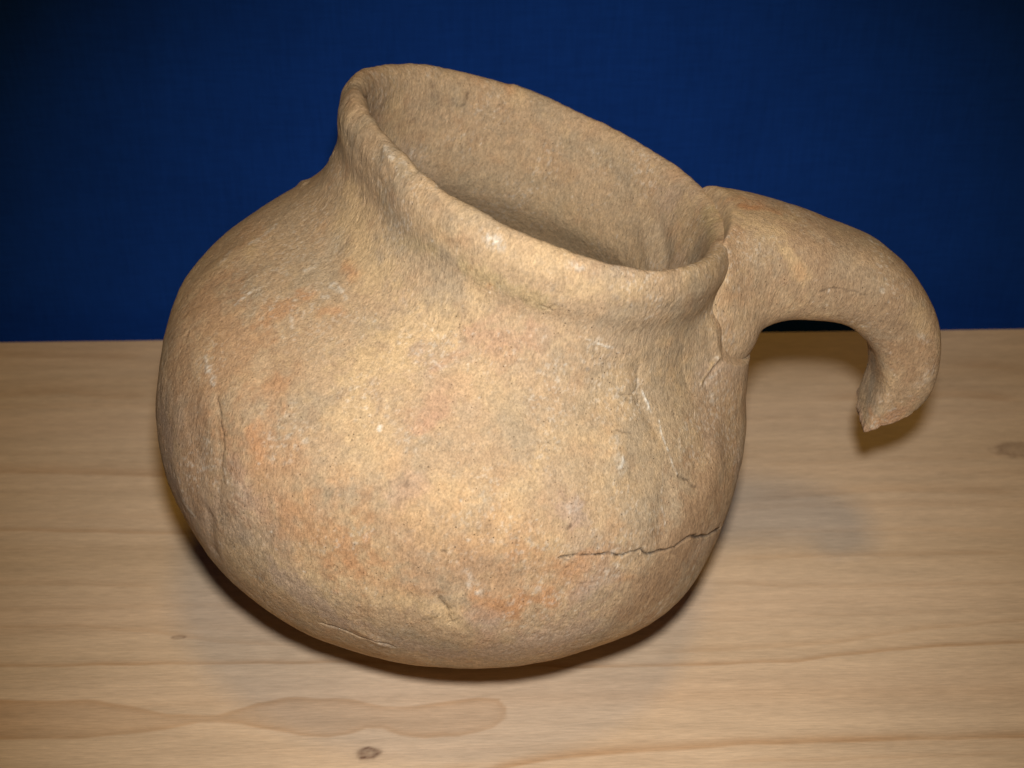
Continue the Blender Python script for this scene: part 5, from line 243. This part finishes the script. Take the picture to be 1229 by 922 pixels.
# grain bends around the knots
Yw = P2[:, 1].copy(); knot = np.zeros(len(P2))
for (c, rx, ry, s) in DATA['knots']:
    k = to_table(c); dx = (P2[:, 0] - k[0]) / (rx * 3.2); dy = (P2[:, 1] - k[1])
    Yw -= s * ry * 1.6 * np.exp(-dx ** 2) * np.tanh(dy / (ry * 1.2)) * np.exp(-(dy / (ry * 6)) ** 2)
    d = np.hypot((P2[:, 0] - k[0]) / rx, (P2[:, 1] - k[1]) / ry)
    d = d * (1 + .22 * noise(P3 * 420 + 5))
    body = 1 - sstep(.6, 1.05, d)
    ring = np.exp(-((d - .78) / .25) ** 2)
    knot = np.maximum(knot, s * (.52 * body + .42 * ring) * (1 + .5 * fbm(P3, 900., 2)))
Yw = Yw + .0022 * noise(np.stack([P2[:, 0] * 9, P2[:, 1] * 16, 0 * X.ravel()], -1)) + .0007 * noise(np.stack([P2[:, 0] * 40, P2[:, 1] * 60, 0 * X.ravel() + 3], -1))
yy = np.stack([P2[:, 0] * 1.6, Yw * 150, 0 * Yw], -1)
ring1 = noise(yy); ring2 = noise(np.stack([P2[:, 0] * 3, Yw * 420, 0 * Yw + 9], -1)); ring3 = noise(np.stack([P2[:, 0] * 1.2, Yw * 45, 0 * Yw + 4], -1))
late = .13 * sstep(.05, .75, ring1) + .07 * sstep(.0, .7, ring2) + .14 * sstep(-.1, .7, ring3)
tone = np.clip(.55 + .55 * ring3 + .3 * noise(P3 * 10) , 0, 1)
wob = .0004 * noise(P3 * 90)
for (wd, s, pts) in DATA['tline']:
    t = to_table(pts); t = t[np.argsort(t[:, 0])]
    yl = np.interp(P2[:, 0], t[:, 0], t[:, 1]); fade = sstep(t[0, 0] - .004, t[0, 0] + .012, P2[:, 0]) * (1 - sstep(t[-1, 0] - .012, t[-1, 0] + .004, P2[:, 0]))
    d = P2[:, 1] - yl + wob
    late = np.maximum(late, late * .6 + s * fade * np.where(d > 0, np.exp(-(d / (wd * 1.6)) ** 2), np.exp(-(d / (wd * .45)) ** 2)) * (.8 + .3 * noise(P3 * 60)))
for (s, pts) in DATA['tpoly']:
    t = to_table(pts); n = len(t); inside = np.zeros(len(P2), bool); dist = np.full(len(P2), 1e9)
    px, py = P2[:, 0] , P2[:, 1] + wob
    m = (py > t[:, 1].min() - .01) & (py < t[:, 1].max() + .01)
    px, py = px[m], py[m]; ins = np.zeros(len(px), bool); ds = np.full(len(px), 1e9)
    for i in range(n):
        a, b = t[i], t[(i + 1) % n]
        with np.errstate(divide='ignore', invalid='ignore'):
            ins ^= ((a[1] > py) != (b[1] > py)) & (px < (b[0] - a[0]) * (py - a[1]) / (b[1] - a[1] + 1e-15) + a[0])
        ab = b - a; tt = np.clip(((px - a[0]) * ab[0] + (py - a[1]) * ab[1]) / (ab @ ab), 0, 1)
        ds = np.minimum(ds, np.hypot(px - a[0] - tt * ab[0], py - a[1] - tt * ab[1]))
    sd = np.where(ins, ds, -ds) + .0003 * fbm(P3[m] * np.array([.35, 1., 1.]), 260., 2, .6, 3.)
    fill = sstep(-.0003, .0005, sd) * (.26 + .42 * (1 - sstep(.02, .075, px)))
    line = np.where(sd > 0, np.exp(-(sd / .0013) ** 2), np.exp(-(sd / .0003) ** 2)) * .34 * (.75 + .7 * noise(P3[m] * 45 + 8))
    lm = late[m]; late[m] = np.maximum(lm, lm * .5 + fill + line * s)
Z = np.zeros_like(P2[:, 0]); Z -= .0025 * sstep(-.003, 0, P2[:, 1]) ** 2 * 1.0
Z += .00004 * noise(P3 * 60)
V = np.stack([P2[:, 0], P2[:, 1], Z], -1)
nr, nc = len(ys), len(xs)
Fq = grid_faces(nr, nc, False)
# skirt: the four sides and underside close the board
top_n = len(V); bot = []
ring_idx = np.concatenate([np.arange(nc), np.arange(1, nr) * nc + nc - 1, (nr - 1) * nc + np.arange(nc - 2, -1, -1), np.arange(nr - 2, 0, -1) * nc])
low = V[ring_idx].copy(); low[:, 2] = -.028
V = np.concatenate([V, low]); m_ = len(ring_idx); j = np.arange(m_)
skirt = np.stack([ring_idx[j], top_n + j, top_n + (j + 1) % m_, ring_idx[(j + 1) % m_]], -1)
Fq = np.concatenate([Fq, skirt])
ext = lambda a, v: np.concatenate([a, np.full(m_, v)])
me = make_mesh('table_top', V, Fq, floats={'latewood': ext(np.clip(late, 0, 1), .2), 'tone': ext(tone, .5), 'knot': ext(np.clip(knot, 0, 1), 0)})
me.materials.append(WOOD)
table = bpy.data.objects.new('table_top', me); col.objects.link(table)
table.location = (T_ORG[0], T_ORG[1], 0); table.rotation_euler = (0, 0, ang)
table['label'] = 'pale pine wood table top with knots and wavy grain under the clay jug'; table['category'] = 'table'

# ---------------------------------------------------------------- blue cloth hung behind the table
cx = np.linspace(-.55, .95, 240); cz = np.linspace(-.12, .75, 140)
CX, CZ = np.meshgrid(cx, cz); q3 = np.stack([CX * 4, CZ * 1.2, 0 * CX], -1).reshape(-1, 3)
CY = .004 * fbm(q3, 1., 2) + .0007 * noise(q3 * 6)
Vc = np.stack([CX.ravel(), CY, CZ.ravel()], -1)
Vb = Vc + np.array([0, .0015, 0])
nF = grid_faces(140, 240, False); tn = len(Vc)
ri = np.concatenate([np.arange(240), np.arange(1, 140) * 240 + 239, 139 * 240 + np.arange(238, -1, -1), np.arange(138, 0, -1) * 240]); rj = np.roll(ri, -1)
Fc = np.concatenate([nF, nF[:, ::-1] + tn, np.stack([ri, ri + tn, rj + tn, rj], -1)])
me = make_mesh('backdrop_cloth', np.concatenate([Vc, Vb]), Fc); me.materials.append(CLOTH)
cloth = bpy.data.objects.new('backdrop_cloth', me); col.objects.link(cloth)
cloth.location = (T_ORG[0] - sa * .012, T_ORG[1] + ca * .012, 0); cloth.rotation_euler = (0, 0, ang)
cloth['label'] = 'dark blue woven cloth hanging as a backdrop behind the table'; cloth['category'] = 'cloth'

# ---------------------------------------------------------------- the clay jug
q = DATA['q']; S = DATA['S']
def jug_surface(C, TH):
    r = C[:, 0][:, None]; z = C[:, 1][:, None] + 0 * TH
    wb = np.exp(-((z - .05) / .035) ** 2)
    dr = wb * .01 * (q[0] * np.cos(2 * TH) + q[1] * np.sin(2 * TH) + q[2] * np.cos(3 * TH) + q[3] * np.sin(3 * TH)) * (r / .07)
    wt = 1 / (1 + np.exp(-(z - .09) / .008))
    dr2 = wt * .01 * (q[4] * np.cos(2 * TH) + q[5] * np.sin(2 * TH) + q[12] * np.cos(3 * TH) + q[13] * np.sin(3 * TH))
    R_ = r + dr + dr2
    x = R_ * np.cos(TH) + wt * .01 * q[6]; y = R_ * np.sin(TH) + wt * .01 * q[7]
    zz = z + wt * (q[8] * .1 * x + q[9] * .1 * y) + (1 - wt) * wb * .1 * (q[14] * x + q[15] * y) * np.clip((.05 - z) / .05, 0, 1)
    return np.stack([x, y, zz], -1)
PAL = {'orange': (.54, .265, .12), 'pink': (.53, .30, .185), 'brown': (.40, .235, .125), 'yellow': (.655, .45, .24), 'olive': (.46, .35, .165),
       'grey': (.43, .32, .205), 'mauve': (.47, .335, .245), 'white': (.78, .70, .58), 'crack': (.05, .03, .018), 'pit': (.16, .10, .06)}
PAL = {k: np.array(v) for k, v in PAL.items()}
def paint(P, feats, base_shift=None):
    n = len(P)
    c = np.tile(np.array([.525, .355, .208]), (n, 1))
    def lay(key, mask):
        nonlocal c; c = c + (PAL[key] - c) * np.clip(mask, 0, 1)[:, None]
    a = fbm(P, 38., 4, .55); b_ = fbm(P, 60., 4, .6, 31.); d = fbm(P, 110., 3, .6, 77.); e = fbm(P, 26., 3, .5, 11.)
    lay('yellow', .55 * sstep(0., .7, a)); lay('grey', .75 * sstep(.0, .7, b_)); lay('mauve', .55 * sstep(.1, .7, e)); lay('orange', .22 * sstep(.25, .8, d) )
    lay('brown', .35 * sstep(.25, .8, fbm(P, 75., 3, .6, 5.)))
    f2_ = fbm(P, 270., 4, .7, 15.); f3_ = fbm(P, 330., 4, .7, 47.)
    lay('grey', .34 * sstep(.1, .7, f2_)); lay('brown', .22 * sstep(.3, .9, -f2_)); lay('yellow', .28 * sstep(.15, .8, f3_))
    if base_shift is not None: c = base_shift(c, P)
    edge = fbm(P, 210., 3, .65, 3.); fine = fbm(P, 700., 2, .6, 8.); crust = fbm(P * np.array([1., 1., .7]), 1100., 2, .7, 71.)
    disp = np.zeros(n); Pf = P.astype(np.float32)
    jit = np.stack([noise(P * 520 + 2), noise(P * 520 + 40), noise(P * 520 + 80)], -1).astype(np.float32) * .00035
    for kind, rad, st, pts in feats:
        thin = kind in ('crack',)
        Pp = Pf + jit if thin or rad < .0006 else Pf
        idx, dd = poly_dist(Pp, pts, rad * 2.6)
        if len(idx) == 0: continue
        if thin:
            mk = np.exp(-(dd / (rad * 1.0)) ** 2) * st
            mk *= np.clip(1. + .5 * fine[idx], 0, 1.2)
            disp[idx] -= .0008 * mk
        elif kind == 'pit':
            mk = np.exp(-(dd / rad) ** 2) * st; disp[idx] -= .0004 * mk
        elif kind == 'white':
            mk = sstep(1.25, .25, dd / rad * (1 - .0) + .7 * edge[idx]) * st * (1.0 if rad < .0006 else 1.) * np.clip(.75 + 1.6 * crust[idx] + .5 * fine[idx], 0, 1.5)
            disp[idx] += .00016 * mk
        else:
            x = dd / rad + .9 * edge[idx] + .4 * fine[idx]
            mk = sstep(1.7, .1, x) * st
        c[idx] += (PAL[kind] - c[idx]) * np.clip(mk, 0, 1)[:, None]
    chalk = sstep(.25, .6, crust + .5 * fine) * sstep(-.05, .5, fbm(P, 48., 3, .6, 23.))
    lay('white', .30 * chalk)
    # loose pale specks and dark grains
    sp = fbm(P, 900., 2, .5, 55.); m2 = sstep(.0, .5, fbm(P, 70., 2, .5, 9.))
    lay('white', .42 * sstep(.58, .95, sp) * (.3 + m2)); lay('pit', .30 * sstep(.55, .95, -sp) * (.4 + sstep(-.2, .4, a)))
    return np.clip(c * np.array([.845, .89, .875]), .01, .9), disp
def relief(P):
    """hand-made unevenness: broad lumps, wiping streaks, grit"""
    A = np.array([[.8, .35, -.5], [-.1, .85, .5], [.6, -.35, .7]])
    W = P @ A.T; W = W * np.array([.45, 1., 1.])
    return (.0006 * fbm(P, 30., 2, .5, 2.) + .00013 * fbm(P, 95., 2, .55, 6.) + .00007 * fbm(W, 330., 3, .62, 1.)
            - .00009 * sstep(.45, .8, fbm(P, 420., 2, .5, 20.)))

# body: one closed surface, outside, lip and inside; vertices denser on the decorated front
Co = cr(DATA['K'], 60)
def resample(C, n, wfun):
    seg = np.hypot(*np.diff(C, axis=0).T); mid = (C[1:] + C[:-1]) / 2; s = np.concatenate([[0], np.cumsum(seg * wfun(mid))])
    t = np.linspace(0, s[-1], n); return np.stack([np.interp(t, s, C[:, 0]), np.interp(t, s, C[:, 1])], -1)
Co = resample(Co, 600, lambda m: np.where(m[:, 1] < .006, .5, 1.))
Ci = resample(cr(DATA['IN'], 40), 170, lambda m: np.where(m[:, 1] > .09, 1.6, 1.))
# handle: thick strap that leaves rim and neck, arches over and ends in a break
hq = DATA['hq']; n_ = 40
D = cr(DATA['H'], n_); T = np.gradient(D[:, :2], axis=0); T /= np.linalg.norm(T, axis=1)[:, None]; Nn = np.stack([-T[:, 1], T[:, 0]], -1)
nh = len(DATA['H']); s = np.linspace(0, 1, len(D))[:, None]; NP = 360
# close the far end with shrinking rings (a rough slanted break)
cap = 26; capf = np.concatenate([np.ones(len(D)), np.linspace(1, 0, cap + 1)[1:] ])
ext_ = lambda A: np.concatenate([A, np.repeat(A[-1:], cap, 0)])
D, T, Nn, s = ext_(D), ext_(T), ext_(Nn), ext_(s)
ph = np.linspace(0, 2 * np.pi, NP, endpoint=False); ex = np.array(.0) + (.60 + .15 * sstep(.25, .45, s) * (1 - sstep(.60, .78, s)) - .12 * sstep(.65, .9, s))
caa = np.sign(np.cos(ph)) * abs(np.cos(ph)) ** ex; saa = np.sign(np.sin(ph)) * abs(np.sin(ph)) ** ex
uu = D[:, 2:3] * caa * capf[:, None]; vv = D[:, 3:4] * saa * capf[:, None]
# inner side of the lower arm is flattened with a sharp arris, as the photo shows
low_ = sstep(.62, .85, s)
kk = hq[4] * np.clip((s - (nh - 3) / (nh - 1)) * (nh - 1) / 2, 0, 1) ** 2
rho = D[:, 0:1] + Nn[:, 0:1] * uu - kk * uu * T[:, 0:1]; z = D[:, 1:2] + Nn[:, 1:2] * uu - kk * uu * T[:, 1:2]
capn = (1 - capf)[:, None]
bul = .0016 * capn * np.sin(np.pi * capn * .5)
rho = rho + T[:, 0:1] * bul; z = z + T[:, 1:2] * bul
y = vv * (1 + .12 * sstep(.3, 0, s)) - .0055 * sstep(.36, 0, s) + hq[2] * .01 * s * s; z = z + vv * math.tan(hq[3] * .1); psi = hq[0] * .1
Hg = np.stack([rho * math.cos(psi) - y * math.sin(psi), rho * math.sin(psi) + y * math.cos(psi), z], -1)

from mathutils.bvhtree import BVHTree
def bvh(grid, wrap=True):
    nr, nc = grid.shape[:2]
    return BVHTree.FromPolygons([tuple(v) for v in grid.reshape(-1, 3).tolist()], grid_faces(nr, nc, wrap).tolist())
crest_n = int(np.argmax(Co[:, 1]))
CG = jug_surface(resample(Co[:crest_n + 1], 150, lambda m: 1. + 0 * m[:, 0]), np.linspace(0, 2 * np.pi, 200, endpoint=False))
tree = bvh(CG)
flat = Hg.reshape(-1, 3); sH = np.repeat(s[:, 0], NP)
K_ = .0100
for i in np.where(sH < .42)[0]:
    p = Vector(flat[i]); loc, n, fi, dist = tree.find_nearest(p)
    o = Vector((loc.x - .0096, loc.y, 0)); 
    if n.dot(Vector((o.x, o.y, 0))) < 0 and fi < 148 * 200 and n.z * (loc.z - .05) < 0: n = -n
    if n.dot(Vector((loc.x - .0096, loc.y, (loc.z - .06) * .6))) < 0: n = -n
    d = (p - loc).dot(n)
    inward = Vector((p.x - .0096, p.y, 0)).length < o.length - .0005
    if d < -.0022 or (inward and loc.z > .118 and sH[i] < .25):
        q_ = loc - n * .0022
        if loc.z > .122: q_ = Vector((loc.x, loc.y, min(loc.z, p.z) - .0028)) - Vector((o.x, o.y, 0)).normalized() * .0006
        flat[i] = q_
Hg = flat.reshape(Hg.shape)
nsm = int((s < .34).sum()); soft = sstep(.34, .26, s)[:, :, None]
for _ in range(14):
    A_ = (np.roll(Hg, 1, 1) + np.roll(Hg, -1, 1) + Hg) / 3; B_ = A_.copy(); B_[1:-1] = (A_[:-2] + A_[1:-1] + A_[2:]) / 3
    Hg = Hg + (B_ - Hg) * soft
flat = Hg.reshape(-1, 3)
hn = normals_grid(Hg)
if (hn[200] * (Hg[200] - Hg[200].mean(0))).sum() < 0: hn = -hn
htree = bvh(Hg[:len(Hg) * 5 // 10:3, ::6])
hfil = np.zeros(len(flat))
for i in np.where(sH < .42)[0]:
    p = Vector(flat[i]); loc, n, fi, dist = tree.find_nearest(p)
    if dist < K_ : hfil[i] = K_ * .24 * (1 - dist / K_) ** 2 * float(np.clip((.112 - flat[i][2]) / .012, 0, 1))
C = np.concatenate([Co, Ci[1:]])
nt_ = 1150; u = np.linspace(0, 2 * np.pi, nt_, endpoint=False)
TH = u - .42 * np.sin(u + np.pi / 2)
Pg = jug_surface(C[1:-1], TH); nrm = normals_grid(Pg)
Pv = Pg.reshape(-1, 3); nv = nrm.reshape(-1, 3)
row = np.repeat(np.arange(len(C) - 2), nt_)
if (nv.reshape(Pg.shape)[200] * (Pg[200] - Pg[200].mean(0))).sum() < 0: nv = -nv
inner = sstep(590, 640, row)
def shade_in(c, P):
    k = inner[:, None]
    return c * (1 - k) + k * (c * .5 + np.array([.66, .45, .235]) * .5)
colr, disp = paint(Pv, DATA['body'], shade_in)
disp = disp + relief(Pv)
Pf = Pv.astype(np.float32)
for kind, rad, st, pts in DATA['dent']:
    idx, dd = poly_dist(Pf, pts, rad * 2.6); disp[idx] += st * .001 * np.exp(-(dd / rad) ** 2)
# fold beside the dented flank, swelling where the handle is luted on
gouge = fbm(np.stack([Pv[:, 0] * 1., Pv[:, 1], Pv[:, 2] * 2.4], -1), 170., 2, .5, 44.)
disp += .00014 * sstep(.06, .0, np.abs(gouge)) * -sstep(.1, .5, fbm(Pv, 45., 2, .5, 60.))
disp += .0055 * np.exp(-(np.abs(Pv[:, 1] + .009) / .0190) ** 3.5) * sstep(.071, .096, Pv[:, 2]) * sstep(.117, .105, Pv[:, 2]) * (Pv[:, 0] > .02) * (row < 560)
cand = np.where((Pv[:, 0] > .03) & (np.abs(Pv[:, 1]) < .035) & (Pv[:, 2] > .07) & (Pv[:, 2] < .12) & (row < 560))[0]
for i in cand:
    res = htree.find_nearest(Vector(Pv[i]), K_)
    if res[0] is not None: disp[i] += K_ * .26 * (1 - res[3] / K_) ** 2 * float(np.clip((.112 - Pv[i][2]) / .012, 0, 1))
rim = sstep(.120, .128, Pv[:, 2]); disp += rim * (.00045 * fbm(Pv, 70., 2, .5, 91.) + .00016 * fbm(Pv, 280., 2, .6, 19.))
Pd = (Pv + nv * disp[:, None]) * S
nr_ = len(C) - 2
poles = np.stack([jug_surface(C[:1], np.zeros(1))[0, 0], jug_surface(C[-1:], np.zeros(1))[0, 0]]) * S
Vb = np.concatenate([Pd, poles]); ib = len(Pd)
j = np.arange(nt_); j2 = (j + 1) % nt_
tris = np.concatenate([np.stack([np.full(nt_, ib), j2, j], -1), np.stack([np.full(nt_, ib + 1), (nr_ - 1) * nt_ + j, (nr_ - 1) * nt_ + j2], -1)])
colr = np.concatenate([colr, [[.5, .35, .2]] * 2])
pitting = np.concatenate([sstep(-.1, .5, fbm(Pv, 55., 2, .5, 13.)), [0, 0]])
body_me = make_mesh('body', Vb, grid_faces(nr_, nt_, True), tris, colr, {'pitting': pitting}); body_me.materials.append(CLAY)
root = bpy.data.objects.new('clay_jug', None); col.objects.link(root)
Rm = Matrix([list(r) for r in DATA['R']])
zmin = float((Pd @ np.array(DATA['R']).T)[:, 2].min())
root.matrix_world = Matrix.Translation((DATA['off'][0], DATA['off'][1], -zmin - .0003)) @ Rm.to_4x4()
root['label'] = 'round bellied ancient clay jug tipped on the table with a broken horn handle'; root['category'] = 'jug'
body = bpy.data.objects.new('body', body_me); col.objects.link(body); body.parent = root

# ---- handle surface, colour and mesh
Hv = Hg.reshape(-1, 3); hnv = hn.reshape(-1, 3); capv = np.repeat(capf, NP)
isend = np.maximum(sstep(.999, .93, capv), .75 * sstep(len(D) - cap - 7, len(D) - cap, np.repeat(np.arange(len(D)), NP) + 3 * noise(Hv * 500)))
def end_tone(c, P): return c + (np.array([.40, .215, .135]) - c) * (isend * .8)[:, None]
hc, hdsp = paint(Hv, DATA['hand'], end_tone)
hdsp = hdsp + relief(Hv) * .9 + hfil
amp = np.repeat(np.concatenate([np.ones(len(D) - cap), np.linspace(1, .3, cap)]), NP)
hdsp = hdsp * amp + isend * .0007 * fbm(Hv, 300., 3, .6, 30.)
jag = sstep(len(D) - cap - 14, len(D) - cap + 2, np.repeat(np.arange(len(D)), NP)) * .0007 * fbm(Hv, 150., 2, .5, 14.)
phv = np.tile(ph, len(D)); jw = sstep(len(D) - cap - 26, len(D) - cap, np.repeat(np.arange(len(D)), NP))
jag += jw * (.0004 * np.exp(-((phv - 3.75) / .42) ** 2) - .0040 * np.exp(-((phv - 2.7) / .55) ** 2))
Tv = np.repeat(np.stack([T[:, 0] * math.cos(psi), T[:, 0] * math.sin(psi), T[:, 1]], -1), NP, 0)
Hd = (Hv + hnv * hdsp[:, None] + Tv * jag[:, None]) * S
keep = len(D) - 1
Hd = Hd.reshape(len(D), NP, 3); endp = Hd[-1].mean(0); Hd = Hd[:-1].reshape(-1, 3); st0 = Hg[0].mean(0) * S
Vh = np.concatenate([Hd, [endp, st0]]); ih = len(Hd); j = np.arange(NP); j2 = (j + 1) % NP
tris = np.concatenate([np.stack([np.full(NP, ih), (keep - 1) * NP + j, (keep - 1) * NP + j2], -1), np.stack([np.full(NP, ih + 1), j2, j], -1)])
hcol = np.concatenate([hc[:ih], [hc[-1], hc[0]]])
hp = np.concatenate([sstep(-.1, .5, fbm(Hv, 55., 2, .5, 13.))[:ih] * .4, [0, 0]])
hme = make_mesh('handle', Vh, grid_faces(keep, NP, True), tris, hcol, {'pitting': hp}); hme.materials.append(CLAY)
handle = bpy.data.objects.new('handle', hme); col.objects.link(handle); handle.parent = root
handle['label'] = 'thick curved handle with a slanted broken end'
for me_ in (body_me, hme):
    bm = bmesh.new(); bm.from_mesh(me_); bmesh.ops.recalc_face_normals(bm, faces=bm.faces); bm.to_mesh(me_); bm.free()
